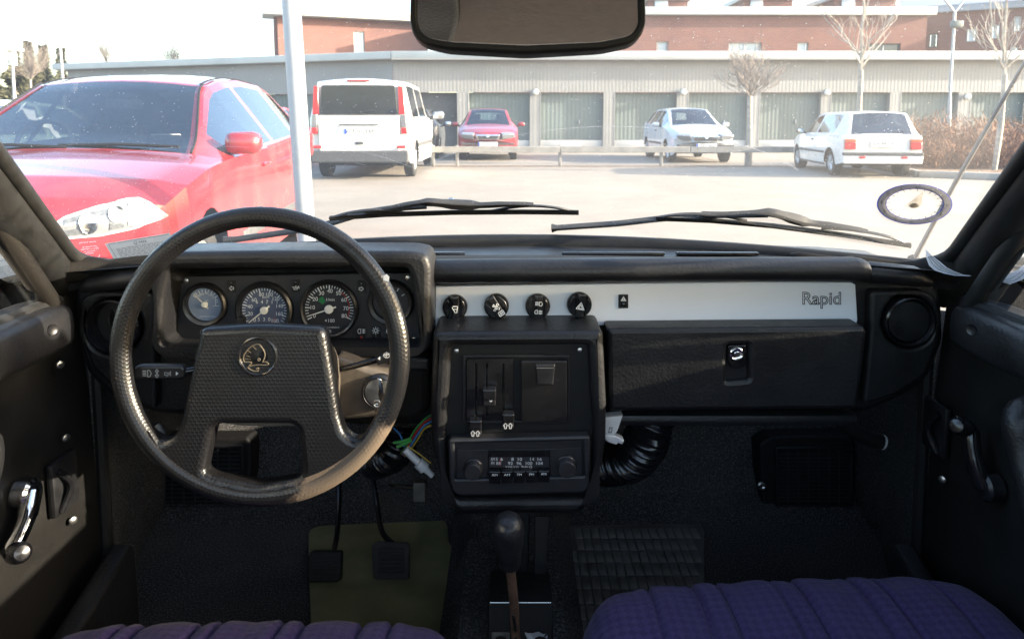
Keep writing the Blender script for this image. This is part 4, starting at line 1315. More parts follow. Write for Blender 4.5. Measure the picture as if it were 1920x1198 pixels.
MB().tube([d0.lerp(d1, 0.48), d0.lerp(d1, 0.50), d0.lerp(d1, 0.72), d0.lerp(d1, 0.74)], [0.006, 0.0095, 0.0095, 0.006], 10).build('plug_collar', MAT['white_plastic'], pl)
MB().tube([d0.lerp(d1, 0.72), d0.lerp(d1, 0.9), d1], [0.006, 0.0045, 0.0045], 10).build('plug_tip', MAT['white_plastic'], pl)
cn = thing('white_connector', 'white plastic connector poking out between console and glovebox', 'connector', at(1150, 805, 1.03))
FQ = Fr(1.03, 0, 0.7)
plate('connector_body', FQ, [(1128, 784), (1168, 779), (1158, 808), (1152, 816), (1128, 814)], 0.02, 0.002, MAT['white_plastic'], cn)
plate('latch', FQ, rpoly([(1126, 815), (1152, 815), (1170, 824), (1167, 832), (1158, 829), (1156, 833), (1140, 828)], 2), 0.016, 0.002, MAT['white_plastic'], cn, 0.003)
m = MB(); m.strokes(FQ.px, [[(1143, 801), (1148, 801), (1146, 810), (1141, 810), (1143, 801)]], 1.2, 0.001); m.build('print_mark', MAT['ink'], cn, 0)
rb = thing('relay_bracket', 'dull metal relay on a thin bracket above the brake pedal', 'relay', at(785, 925, 1.18))
plate('relay', Fr(1.18, 5, 0.5), rr(774, 905, 798, 942, 3), 0.02, 0.002, m_plain('dull zinc', (0.16, 0.15, 0.13), 0.5, 0.6, 0.4, 0.3, 60), rb)
MB().tube([at(776, 914, 1.185), at(742, 912, 1.2), at(730, 908, 1.25)], 0.003, 6).build('bracket_arm', MAT['plastic'], rb)

# ---- doors
def side(px, py, x):
    d = ray(px, py)
    return EYE + d * (x / d.x)
def door(sx, label):
    X = 0.70 * sx
    P = lambda x, py: (960 + sx * (960 - x), py)          # given for the driver's door, mirrored for the other
    t = thing('car_door', label, 'car door', (X, 0.65, 0.3))
    m = MB()
    m.grid([[V((X - sx * bulge, y, z)) for y in (0.12, 0.4, 0.7, 0.95, 1.06, 1.105)] for z, bulge in ((0.26, 0.0), (0.45, 0.004), (0.70, 0.0), (0.87, -0.01))])
    m.build('door_card', MAT['door_panel'], t, 40)
    m = MB(); rows = []
    for y in (0.12, 0.5, 0.85, 0.99, 1.025, 1.040):
        k = 1.0 if y < 1.01 else (0.92 if y < 1.03 else 0.6)
        rows.append([V((X - sx * (0.006 + 0.032 * k * abs(cos(a)) ** 0.6 * (1 if cos(a) > 0 else -1)), y, 0.838 + 0.012 * (1.0 - y) + 0.036 * k * abs(sin(a)) ** 0.6 * (1 if sin(a) > 0 else -1))) for a in [2 * pi * j / 16 for j in range(16)]])
    vs = m.grid(rows, closed=True); m.bm.faces.new(vs[0]); m.bm.faces.new(vs[-1])
    m.build('door_pad', MAT['vinyl_soft'], t, 60)
    MB().lathe([(0.008, 0), (0.008, 0.002), (0.005, 0.0005), (0, 0.0005)], side(*P(97, 618), X * 0.945), (-sx, -0.3, 0), 16).build('pad_screw', MAT['plastic'], t)
    bolts = ((112, 683), (123, 820), (136, 975)) if sx < 0 else ((152, 898),)
    for q in bolts:
        c = side(*P(*q), X * 0.985)
        MB().lathe([(0.006, 0), (0.006, 0.003), (0.003, 0.0045), (0, 0.0045)], c, (-sx, -0.5, 0), 12).build('bolt', MAT['steel'], t)
    # window crank on its round boss
    if sx < 0:
        c, e, kn = side(52, 925, X * 0.975), side(20, 1036, X * 0.955), side(42, 1036, X * 0.90)
    else:
        c, e, kn = side(*P(68, 912), X * 0.975), side(*P(100, 800), X * 0.955), side(*P(128, 798), X * 0.90)
    m = MB().lathe([(0.021, -0.012), (0.021, 0.006), (0.017, 0.010), (0, 0.011)], c, (-sx, 0, 0), 24)
    ck = m.build('window_crank', MAT['chrome'] if sx < 0 else MAT['plastic'], t)
    MB().tube(smooth_path([c + V((-sx * 0.006, 0, 0)), c.lerp(e, 0.5) + V((-sx * 0.008, 0, 0)), e], 4), [0.013] * 4 + [0.011] * 4 + [0.009], 12).build('crank_arm', MAT['chrome'] if sx < 0 else MAT['plastic_gloss'], ck)
    MB().tube([e, e.lerp(kn, 0.35), e.lerp(kn, 0.45), e.lerp(kn, 0.85), e.lerp(kn, 0.97), kn], [0.008, 0.009, 0.014, 0.0135, 0.009, 0.002], 12).build('crank_knob', MAT['plastic_gloss'], ck)
    # inner latch pull in its cup
    c = side(*P(118, 905), X * 0.985) if sx < 0 else side(*P(165, 800), X * 0.985)
    m = MB(); m.box(c, (0.012, 0.06, 0.085), None, 0.005); hnd = m.build('door_handle', MAT['plastic'], t)
    MB().tube(smooth_path([c + V((-sx * 0.008, -0.02, 0.03)), c + V((-sx * 0.016, -0.005, 0.0)), c + V((-sx * 0.008, -0.02, -0.035))], 4), 0.005, 8).build('pull', MAT['plastic_gloss'], hnd)
    # arm rest / grab handle
    a0 = V((X - sx * 0.05, 0.815 if sx < 0 else 0.850, 0.745 if sx < 0 else 0.765))
    MB().tube(smooth_path([a0 + V((sx * 0.04, 0.012, 0.01)), a0 + V((0, 0, 0.005)), a0 + V((0, -0.02, -0.05)), a0 + V((0, -0.10, -0.13)), a0 + V((0, -0.4, -0.16))], 5), 0.020, 10).build('grab_handle', MAT['vinyl'], t)
    # map pocket and sill along the bottom
    m = MB()
    pk = [(0.12, 0.29), (0.60, 0.36), (0.86, 0.40), (0.98, 0.43), (1.07, 0.455), (1.085, 0.445), (1.085, 0.27), (0.12, 0.27)]
    me = curve_mesh([pk], 0.035, 0.008)
    m.add(me, Matrix(((0, 0, sx, X - sx * 0.040), (1, 0, 0, 0), (0, 1, 0, 0), (0, 0, 0, 1))))
    m.build('door_pocket', MAT['vinyl'], t)
    # window: glass, frame bars, sill weatherstrip
    A0, A1 = at(*P(30, 590), 1.05), at(*P(-160, 300), 0.83)
    dv = A1 - A0
    top = V((0.60 * sx, 0.56, 1.315))
    m = MB(); m.poly([V((X, 0.14, 0.86)), V((X, 1.06, 0.86)), A0.lerp(top, 0.5), top, V((0.60 * sx, 0.14, 1.325))])
    m.build('window_glass', MAT['pane'], t, 0)
    MB().tube([V((X - sx * 0.004, 0.14, 0.876)), V((X - sx * 0.004, 1.04, 0.872))], 0.009, 8).build('weatherstrip', MAT['rubber'], t)
    def bar(p0, p1, off, r, nm, mt):
        q0, q1 = side(*P(*p0), X * off), side(*P(*p1), X * off)
        MB().tube([q0 - (q1 - q0) * 0.1, q0, q1, q1 + (q1 - q0) * 1.6], r, 10).build(nm, mt, t)
    bar((96, 566), (0, 424), 0.99, 0.013, 'door_seal', MAT['vinyl_trim'] if sx < 0 else MAT['rubber'])
    bar((74, 584), (0, 475), 1.02, 0.010, 'window_frame', MAT['own_paint'])
    bar((48, 586), (0, 520), 1.02, 0.008, 'window_channel', MAT['vinyl_trim'])
    MB().tube([V((0.615 * sx, 0.14, 1.32)), V((0.61 * sx, 0.40, 1.33)), top + V((0, 0, 0.01))], 0.02, 8).build('window_header', MAT['vinyl_trim'], t)
    return t
door(-1, 'driver door with black vinyl card and sunlit chrome window crank')
door(1, 'shaded passenger door with black vinyl card and black window crank')
for sx in (-1, 1):
    X = 0.70 * sx
    # door jamb seal and pillar behind the door
    m = MB(); m.tube([V((X * 0.985, 1.105, 0.27)), V((X * 0.985, 1.112, 0.55)), V((X * 0.985, 1.118, 0.84))], 0.0105, 8)
    tag(m.build('door_jamb_seal', MAT['rubber'], None), 'black rubber door seal running down the %s door opening' % ('driver' if sx < 0 else 'passenger'), 'seal')
    m = MB()
    m.grid([[V((X, y, z)) for y in (0.12, -0.12)] for z in (0.26, 0.86)])
    m.grid([[V((X - sx * 0.09 * q, y, 0.9 + 0.43 * q)) for y in (0.13, 0.02)] for q in (0, 0.5, 1)])
    tag(m.build('side_wall', MAT['vinyl_trim'], None, 0), kind='structure')

# ---- rear-view mirror
FM = Fr(0.62, 9, 1.25)
mr = thing('rear_view_mirror', 'black framed rear view mirror hanging from the roof', 'mirror', FM.px(990, 100))
mo = rpoly([(770, -78), (786, -92), (1196, -92), (1210, -78), (1213, 42), (1204, 66), (1186, 80), (1130, 92), (985, 100), (840, 92), (795, 82), (774, 66), (767, 40)], 12, 4)
mi = rpoly([(782, -66), (792, -78), (1186, -78), (1196, -66), (1199, 44), (1190, 60), (1176, 68), (1126, 78), (985, 84), (846, 78), (800, 70), (786, 58), (780, 38)], 9, 4)
plate('mirror_frame', FM, [mo, mi], 0.022, 0.005, MAT['rubber'], mr)
plate('mirror_glass', FM, mi, 0.003, 0.0005, MAT['mirror'], mr, -0.004)
plate('mirror_back', FM, mo, 0.004, 0.001, MAT['plastic'], mr, -0.018)
MB().tube(smooth_path([FM.px(990, 10, -0.02), FM.px(990, -40, -0.05), V((0.012, 0.60, 1.40))], 4), 0.009, 8).build('mirror_stem', MAT['plastic'], mr)

# ---- driver's sun visor folded up under the roof, seen only in the mirror
sv = MB()
me = curve_mesh([rpoly([(-0.56, 0.27), (-0.56, 0.535), (-0.10, 0.545), (-0.060, 0.50), (-0.066, 0.36), (-0.085, 0.28)], 0.02)], 0.022, 0.009)
sv.add(me, Matrix.Translation((0, 0, 1.378)))
tag(sv.build('sun_visor', MAT['vinyl'], None), 'black driver sun visor folded up under the roof lining', 'sun visor')

# ---- wipers, outside of the glass
def wiper(label, arm, spine, blade, bridges, hub):
    t = thing('windscreen_wiper', label, 'wiper', scr_px(*arm[0], 0.0), 0, 'windscreen wipers')
    G = lambda pts, d: [scr_px(x, y, d) for x, y in pts]
    MB().tube(smooth_path(G(arm, 0.035), 4), [0.009] + [0.006] * (len(arm) * 4 - 4), 6).build('wiper_arm', MAT['rubber'], t)
    n0 = len(spine)
    MB().tube(smooth_path(G([p[:2] for p in spine], 0.030), 3), sum([[p[2]] * 3 for p in spine[:-1]], []) + [spine[-1][2]], 6).build('wiper_spine', MAT['plastic_matt'], t)
    for b in bridges:
        MB().tube(smooth_path(G(b, 0.022), 3), 0.0028, 6).build('wiper_bridge', MAT['plastic'], t)
    m = MB(); m.tube(G(blade, 0.012), 0.0034, 6)
    m.tube(G([(x, y - 4) for x, y in blade], 0.018), 0.0022, 6)
    m.build('wiper_blade', MAT['rubber'], t)
    c = scr_px(*hub, 0.045)
    MB().lathe([(0.006, -0.006), (0.006, 0.006), (0.004, 0.008), (0, 0.008)], c, (0, -0.5, 0.8), 12).build('wiper_pivot', MAT['steel'], t)
    return t
wiper('windscreen wiper lying in front of the red car and pole, arm end behind wheel rim', [(425, 448), (500, 440), (560, 432), (600, 418)] if False else [(420, 452), (520, 438), (600, 424), (700, 396), (800, 386)],
      [(682, 397, 0.003), (760, 384, 0.005), (800, 379, 0.008), (846, 383, 0.010), (900, 385, 0.006), (950, 383, 0.005), (1000, 384, 0.004)],
      [(618, 411), (720, 404), (850, 400), (980, 399), (1085, 400)], [[(618, 410), (650, 400), (690, 394), (720, 394), (766, 400)], [(920, 396), (960, 389), (1000, 386), (1045, 390), (1080, 398)]], (846, 380))
wiper('windscreen wiper on the passenger side with its arm across the cowl', [(1035, 428), (1090, 424), (1160, 419), (1240, 410), (1330, 404), (1440, 402)],
      [(1315, 400, 0.004), (1380, 401, 0.005), (1440, 398, 0.008), (1480, 408, 0.010), (1520, 418, 0.006), (1570, 424, 0.005), (1626, 434, 0.004)],
      [(1230, 411), (1330, 415), (1450, 425), (1580, 442), (1708, 462)], [[(1232, 408), (1270, 402), (1316, 401), (1360, 406), (1400, 414)], [(1540, 428), (1585, 430), (1630, 436), (1670, 445), (1705, 459)]], (1478, 407))
# ---- aerial standing on the wing outside
t = thing('car_aerial', 'thin grey rod aerial slanting across the windscreen in front of the bush', 'aerial', at(1712, 485, 1.36))
MB().tube([at(1712, 490, 1.34), at(1790, 345, 1.22), at(1935, 95, 1.06)], [0.0046, 0.0040, 0.0030], 8).build('aerial_rod', m_plain('grey aerial', (0.16, 0.15, 0.145), 0.45, 0.4, 0.5, 0.2, 60), t)
MB().lathe([(0.012, -0.02), (0.012, 0.006), (0.007, 0.012), (0, 0.012)], at(1712, 490, 1.34), (0.3, -0.3, 0.9), 14).build('aerial_foot', MAT['rubber'], t)

# ---- stickers on the glass
ins = lambda px, py, d=0.0: scr_px(px, py, -0.004 - d)
pd = thing('parking_disc', 'oval clear parking clock sticker with grey ring, on the windscreen corner', 'parking disc', ins(1715, 383))
def ringmesh(r0, r1, d, k=0.535, cx=1715, cy=383, n=56):
    m = MB()
    m.grid([[ins(cx + r * cos(2 * pi * j / n), cy + r * k * sin(2 * pi * j / n), d) for j in range(n + 1)] for r in (r0, r1)])
    return m
ringmesh(54, 69, 0.0).build('clock_ring', m_sheet('grey printed ring', (0.055, 0.055, 0.062), 0.75), pd, 0)
blue = m_sheet('blue print', (0.012, 0.02, 0.16), 0.75)
ringmesh(68.5, 71, 0.0005).build('ring_edge', blue, pd, 0)
ringmesh(53, 55, 0.0005).build('ring_edge', blue, pd, 0)
m = MB()
for k in range(12):
    a = R(-84 + 30 * k)
    s_ = str((12 - k - 1) % 12 + 1) if k else '12'
    m.text(ins, s_, 1715 + 61.5 * cos(a), 383 + 61.5 * 0.535 * sin(a), 6.5, 0.0006, 0, True, 1.25)
for k in range(24):
    a = R(-84 + 15 * k)
    m.strokes(ins, [[(1715 + q * cos(a), 383 + q * 0.535 * sin(a)) for q in (49 if k % 2 else 46, 52.5)]], 0.9, 0.0006)
m.build('clock_numbers', MAT['ink'], pd, 0)
m = MB(); m.fill(ins, [(1731, 359), (1702, 383), (1703, 387), (1712, 390), (1722, 389), (1728, 384)], 0.001)
m.build('clock_hand', m_sheet('beige plastic hand', (0.24, 0.21, 0.17), 0.7), pd, 0)
ringmesh(0.5, 9, 0.003, 0.5, 1714, 386, 20).build('clock_hub', m_sheet('milky plastic hub', (0.26, 0.25, 0.23), 0.6), pd, 0)
pt = thing('parking_permit', 'grey Q-Park parking permit behind the lower windscreen corner', 'permit', ins(265, 465))
m = MB()
pq = lambda u, v: (196 + (318 - 196) * u + 22 * v * (1 - 0.15 * u), 457 - 20 * u + 37 * v)
m.grid([[ins(*pq(u / 6, v / 4), 0.002) for u in range(7)] for v in range(5)])
m.build('permit_card', m_sheet('grey permit card', (0.36, 0.33, 0.29), 0.7), pt, 0)
m = MB()
m.strokes(ins, [[pq(0.05, 0.06), pq(0.98, 0.06)], [pq(0.05, 0.06), pq(0.05, 0.92)], [pq(0.05, 0.92), pq(0.96, 0.92)]], 0.8, 0.003)
for k in range(9):
    v = 0.34 + 0.058 * k
    segs, u = [], 0.12
    while u < 0.84:
        w_ = random.uniform(0.03, 0.11); segs.append([pq(u, v), pq(min(u + w_, 0.9), v)]); u += w_ + 0.018
    m.strokes(ins, segs, 0.7, 0.003)
m.text(ins, 'Q', 254, 455.5, 6.5, 0.003, R(-8)); m.text(ins, 'PARK', 268, 453.5, 4.6, 0.003, R(-8))
m.build('lettering', MAT['ink'], pt, 0)
gm_ = MB()
for y, x0, x1 in ((456, 148, 158), (454.5, 162, 180), (464, 155, 180), (468.5, 152, 184), (472.5, 158, 178), (476, 160, 176)):
    x = x0
    while x < x1:
        gm_.strokes(ins, [[(x, y - (x - x0) * 0.12), (x + 1.6, y - (x - x0) * 0.12 + random.uniform(-1, 1)), (x + 2.4, y - 1.6)]], 0.7, 0.001); x += random.choice((3.2, 3.4, 5.2))
gm_.strokes(ins, [[(160 + 15 * (1 + cos(a)) * 0.9, 478 + 7 * sin(a)) for a in [pi - pi * k / 9 for k in range(10)]]], 0.9, 0.001)
gm_.build('glass_marking', m_sheet('etched white marking', (0.85, 0.85, 0.83), 0.7), ws, 0)
# ---- slip of paper curling on the dash corner
tk = thing('parking_ticket', 'curled white paper slip leaning in the dash corner below the windscreen', 'paper slip', at(1780, 510, 1.06))
m = MB(); rows = []
for i, (xa_, ya_, xb_, yb_) in enumerate(((1735, 466, 1736, 467), (1736, 482, 1748, 480), (1742, 498, 1762, 490), (1752, 507, 1776, 502), (1770, 513, 1790, 509), (1790, 517, 1806, 515), (1818, 518, 1822, 517))):
    rows.append([at(xa_ + (xb_ - xa_) * q, ya_ + (yb_ - ya_) * q, 1.045 - 0.006 * i + 0.012 * q) for q in (0, 0.33, 0.66, 1)])
m.grid(rows); tk_o = m.build('slip', MAT['paper'], tk, 60)
m = MB()
for q in (0.3, 0.55, 0.75):
    ln = [r_[0].lerp(r_[-1], q) + V((0, -0.001, 0.0005)) for r_ in rows[1:6]]
    m.tube(ln, 0.0006, 4)
m.build('printed_lines', MAT['print_dim'], tk, 0)

# ================================================================== OUTSIDE
def m_ground():
    t = NT('pale worn asphalt')
    a = t.noise(1.3, 6, 0.65); b = t.noise(60, 4, 0.7); c = t.noise(0.25, 4, 0.6)
    col = t.ramp(a, [(0.3, (0.205, 0.175, 0.142)), (0.7, (0.255, 0.222, 0.182))])
    col = t.mix(t.ramp(b, [(0.4, 0.0), (0.75, 0.5)]), col, (0.15, 0.145, 0.135))
    col = t.mix(t.ramp(c, [(0.45, 0.0), (0.7, 0.4)]), col, (0.31, 0.28, 0.235))
    return t.done(t.bsdf(col, 0.85, 0, 0.3, t.bump(b, 0.4, 0.004)))


def m_brick():
    t = NT('red brick wall')
    b = t.n('TexBrick')
    b.inputs['Scale'].default_value = 1.0
    b.inputs['Brick Width'].default_value = 0.25; b.inputs['Row Height'].default_value = 0.083; b.inputs['Mortar Size'].default_value = 0.010
    b.inputs['Color1'].default_value = (0.175, 0.075, 0.062, 1); b.inputs['Color2'].default_value = (0.135, 0.058, 0.050, 1); b.inputs['Mortar'].default_value = (0.21, 0.16, 0.14, 1)
    t.l(t.co(rot=(R(90), 0, 0)), b.inputs['Vector'])
    col = t.mix(t.ramp(t.noise(0.7, 5), [(0.35, 0.0), (0.75, 0.4)]), b.outputs['Color'], (0.24, 0.12, 0.09))
    return t.done(t.bsdf(col, 0.9, 0, 0.2, t.bump(b.outputs['Fac'], 0.4, -0.01)))


MAT['ground'] = m_ground()
MAT['brick'] = m_brick()
MAT['cladding'] = m_plain('pale grey ribbed cladding', (0.228, 0.229, 0.225), 0.6, 0, 0.4, 0.08, 0.8)
MAT['eave'] = m_plain('light eave sheet', (0.40, 0.42, 0.41), 0.55, 0, 0.4, 0.08, 0.9)
MAT['door_green'] = m_plain('grey green garage door', (0.118, 0.145, 0.142), 0.55, 0, 0.4, 0.10, 0.9)
MAT['plank'] = m_plain('white base board', (0.45, 0.45, 0.44), 0.6, 0, 0.4, 0.08, 2)
MAT['concrete'] = m_plain('pale concrete', (0.27, 0.255, 0.235), 0.85, 0, 0.3, 0.15, 3, bump=0.2)
MAT['rail'] = m_plain('weathered rail', (0.22, 0.212, 0.198), 0.7, 0.1, 0.4, 0.2, 4, bump=0.1)
MAT['galv'] = m_plain('galvanised steel', (0.30, 0.315, 0.335), 0.5, 0.25, 0.5, 0.12, 9)
MAT['bark'] = m_plain('pale bark', (0.30, 0.275, 0.24), 0.85, 0, 0.2, 0.25, 12, bump=0.3)
MAT['twig'] = m_plain('brown twigs', (0.21, 0.18, 0.16), 0.85, 0, 0.2, 0.25, 9)
MAT['bush'] = m_plain('reddish brown dry twigs', (0.20, 0.115, 0.075), 0.9, 0, 0.2, 0.35, 3)
MAT['needles'] = m_plain('dark conifer needles', (0.085, 0.085, 0.050), 0.8, 0, 0.2, 0.45, 3)
MAT['lamp_white'] = m_plain('white lamp glass', (0.70, 0.70, 0.68), 0.35, 0, 0.5, 0.05, 9)
MAT['tyre'] = m_plain('tyre rubber', (0.022, 0.022, 0.022), 0.8, 0, 0.3, 0.25, 30)
MAT['rim_alloy'] = m_plain('silver alloy', (0.45, 0.46, 0.47), 0.35, 0.6, 0.5, 0.1, 20)
MAT['car_trim'] = m_plain('grey black car trim', (0.06, 0.062, 0.066), 0.6, 0, 0.4, 0.2, 20)
MAT['glass'] = m_glass('car window glass', (0.80, 0.90, 0.88), 0.92, 0.03)
MAT['lens_white'] = m_plain('white moulded lamp edge', (0.42, 0.43, 0.45), 0.15, 0.1, 0.5, 0.1, 60, coat=0.5)
MAT['lens_shade'] = m_plain('shaded lamp inside', (0.10, 0.11, 0.12), 0.2, 0.2, 0.5, 0.3, 60, coat=0.4)
MAT['glass_side'] = m_glass('side window glass', (0.55, 0.66, 0.66), 0.85, 0.03, 0.80)
MAT['glass_dark'] = m_plain('dark privacy glass', (0.012, 0.016, 0.022), 0.08, 0, 0.5, 0.1, 5, coat=0.3)
MAT['lens_red'] = m_plain('red tail lamp', (0.42, 0.015, 0.02), 0.15, 0, 0.5, 0.1, 30, coat=0.5)
MAT['lens_amber'] = m_plain('amber lamp', (0.42, 0.09, 0.03), 0.15, 0, 0.5, 0.1, 30, coat=0.5)
MAT['lens_clear'] = m_plain('clear lamp glass', (0.20, 0.21, 0.225), 0.12, 0.3, 0.5, 0.15, 40, coat=0.6)
MAT['plate_white'] = m_plain('number plate', (0.72, 0.72, 0.70), 0.4, 0, 0.4, 0.05, 30)
MAT['plate_blue'] = m_plain('blue plate band', (0.03, 0.08, 0.40), 0.4, 0, 0.4, 0.05, 30)
MAT['seat_dark'] = m_plain('dark seat cloth', (0.07, 0.075, 0.085), 0.9, 0, 0.2, 0.2, 30)
MAT['window_pale'] = m_plain('pale reflecting window', (0.42, 0.47, 0.50), 0.12, 0, 0.5, 0.1, 1.5, coat=0.3)
MAT['window_dark'] = m_plain('dark window', (0.05, 0.06, 0.07), 0.10, 0, 0.5, 0.15, 1.5, coat=0.3)
MAT['roof_grey'] = m_plain('grey metal roof', (0.26, 0.29, 0.33), 0.5, 0, 0.4, 0.1, 0.6)
MAT['soil'] = m_plain('dry leaf litter', (0.17, 0.12, 0.085), 0.95, 0, 0.2, 0.4, 12, bump=0.4)

# ---- ground, planting bed, kerbs
m = MB()
xs = [-300, -120, -60, -30, -15, -5, 5, 15, 30, 60, 120, 300]; ys = [-150, -40, -10, 0, 10, 20, 40, 80, 160, 400]
m.grid([[V((x, y, 0)) for x in xs] for y in ys])
tag(m.build('ground', MAT['ground'], None, 0), kind='structure')
# strip of dirt under the guard rail
m = MB()
for k in range(60):
    x = -1.9 + k * 0.155
    m.poly([V((x, 16.45 + random.uniform(-.15, .05), 0.005)), V((x + 0.16, 16.45 + random.uniform(-.15, .05), 0.005)), V((x + 0.16, 16.85, 0.005)), V((x, 16.85, 0.005))])
tag(m.build('dirt_strip', MAT['soil'], None, 0), kind='structure')
# kerbed planting bed at the right
bed = [(8.0, 13.6), (9.6, 12.6), (16, 11.9), (30, 11.9), (30, 19.0), (9.4, 19.0), (8.4, 16.5)]
me = curve_mesh([bed], 0.10, 0.0)
tag(MB().add(me, Matrix.Translation((0, 0, 0.098))).build('planting_bed', MAT['soil'], None, 0), kind='structure')
m = MB(); first = True
pts = [V((x, y, 0)) for x, y in bed] + [V((bed[0][0], bed[0][1], 0))]
kerb_root = None
for a, b in zip(pts[:-1], pts[1:]):
    L = (b - a).length; k = max(1, int(L / 1.0))
    for j in range(k):
        c = a.lerp(b, (j + 0.5) / k); ang = atan2((b - a).y, (b - a).x)
        s = MB(); s.box((c.x, c.y, 0.065), (L / k - 0.012, 0.13, 0.13), Matrix.Rotation(ang, 3, 'Z'), 0.015)
        if kerb_root is None:
            kerb_root = tag(s.build('kerb', MAT['concrete'], None), kind='structure')
        else:
            s.build('kerb_stone', MAT['concrete'], kerb_root)

# ---- guard rail
rail = thing('guard_rail', 'low grey guard rail in front of the parked cars', 'guard rail', (2.5, 16.6, 0))
def rz(py, y=16.6): return at(960, py, y).z
z0, z1 = rz(286.5), rz(275)
for xa, xb in ((-2.0, 1.15), (1.16, 4.25), (4.26, 7.15)):
    me = curve_mesh([[(xa, z0), (xb - 0.006, z0), (xb - 0.006, z1), (xa, z1)]], 0.05, 0.012)
    MB().add(me, Matrix(((1, 0, 0, 0), (0, 0, -1, 16.55), (0, 1, 0, 0), (0, 0, 0, 1)))).build('rail_beam', MAT['rail'], rail)
for px in (812, 857, 1050, 1240, 1400):
    x = at(px, 300, 16.64).x
    m = MB(); m.box((x, 16.66, z1 / 2 + 0.01), (0.07, 0.08, z1 + 0.03), None, 0.01)
    m.build('rail_post', MAT['rail'], rail)

# ---- garage row
GY = 27.2
gar = thing('garage_row', 'long low grey garage block with ribbed cladding and pale eaves', 'garages', (4, GY, 0))
gx = lambda px: (px - 960) / F * GY * 1.0
gz = lambda py: at(960, py, GY).z
zt_door, zb_door, z_eb, z_et = gz(174), gz(263), gz(112), gz(98)
# cladding: vertical ribs, folded sheet
def ribs(x0, x1, z0, z1, y, par, name='cladding', mt='cladding', pitch=0.14, dep=0.0025, yf=None):
    m = MB(); r0, r1 = [], []
    n = int((x1 - x0) / pitch)
    pts = []
    for k in range(n):
        x = x0 + (x1 - x0) * k / n; p = (x1 - x0) / n
        pts += [(x, 0), (x + p * .42, 0), (x + p * .5, dep), (x + p * .92, dep)]
    pts.append((x1, 0))
    f = yf or (lambda x: y)
    m.grid([[V((x, f(x) - d, z)) for x, d in pts] for z in (z0, z1)])
    return m.build(name, MAT[mt], par, 0)
XL, XR = -4.6, 22.5
doors = [(560, 690), (720, 858), (878, 995), (1012, 1132), (1150, 1268), (1287, 1401), (1420, 1536), (1552, 1664), (1682, 1791), (1812, 1921), (1942, 2040)]
ribs(XL, XR, zt_door + 0.01, z_eb + 0.03, GY, gar)
for k, (a, b) in enumerate(doors):
    nx = doors[k + 1][0] if k + 1 < len(doors) else b + 20
    if nx > b and gx(nx) < XR: ribs(gx(b), gx(nx), 0.0, zt_door + 0.01, GY, gar, 'pillar_cladding', 'cladding', 0.12)
gd_mesh = None
for a, b in doors:
    if gx(b) > XR or gx(a) < XL: continue
    d = ribs(gx(a) + 0.03, gx(b) - 0.03, zb_door, zt_door, GY + 0.22, gar, 'garage_door', 'door_green', 0.155, 0.004)
    s = MB(); s.box(((gx(a) + gx(b)) / 2, GY + 0.17, zb_door / 2), (gx(b) - gx(a) - 0.02, 0.10, zb_door - 0.02), None, 0.01); s.build('base_board', MAT['plank'], d)
    for xx in (gx(a) + 0.018, gx(b) - 0.018):
        s = MB(); s.box((xx, GY + 0.10, zt_door / 2), (0.035, 0.22, zt_door), None, 0); s.build('door_frame', MAT['cladding'], d)
    s = MB(); s.box(((gx(a) + gx(b)) / 2 + 0.3, GY + 0.17, 1.0), (0.05, 0.05, 0.16), None, 0.01); s.build('handle', MAT['galv'], d)
m = MB(); m.box(((XL + XR) / 2, GY + 0.30, zt_door / 2), (XR - XL, 0.05, zt_door)); m.build('inner_wall', MAT['car_trim'], gar)
m = MB(); m.box(((XL + XR) / 2, GY + 2.4, (z_eb + z_et) / 2), (XR - XL, 5.6, z_et - z_eb), None, 0.02); m.build('roof', MAT['eave'], gar)
m = MB(); m.box(((XL + XR) / 2, GY - 0.38, z_eb - 0.02), (XR - XL, 0.05, 0.05)); m.build('eave_strip', MAT['cladding'], gar)  # solid strip in the cladding colour below the eave edge
for px, py in ((1004, 173), (1277, 173), (1542, 174), (1802, 182)):
    c = V((gx(px), GY - 0.04, gz(py)))
    lm = MB(); lm.lathe([(0.13, 0), (0.13, 0.10)], c, (0, -1, 0), 18); o = lm.build('wall_lamp', MAT['galv'], gar)
    MB().lathe([(0.115, 0.10), (0.11, 0.15), (0.07, 0.19), (0, 0.2)], c, (0, -1, 0), 18).build('lamp_globe', MAT['lamp_white'], o)
# the far wing that runs back to the left
wing = thing('garage_wing', 'far wing of the garages running back beyond the red car', 'garages', (-12, 30, 0))
wA, wB = V((-21.6, 33.4, 0)), V((-4.62, 27.22, 0))
f = lambda x: wA.y + (wB.y - wA.y) * (x - wA.x) / (wB.x - wA.x)
ribs(wA.x + 0.6, wB.x, zt_door, z_eb + 0.03, 0, wing, 'cladding', 'cladding', 0.14, 0.0025, f)
ribs(wA.x + 0.6, wB.x, 0, zt_door, 0, wing, 'door_run', 'door_green', 0.16, 0.02, lambda x: f(x) + 0.2)
me = curve_mesh([[(wA.x, f(wA.x) - 0.4), (wB.x, f(wB.x) - 0.4), (wB.x, f(wB.x) + 5), (wA.x, f(wA.x) + 5)]], z_et - z_eb, 0.02)
MB().add(me, Matrix.Translation((0, 0, z_et - 0.005))).build('roof', MAT['eave'], wing)

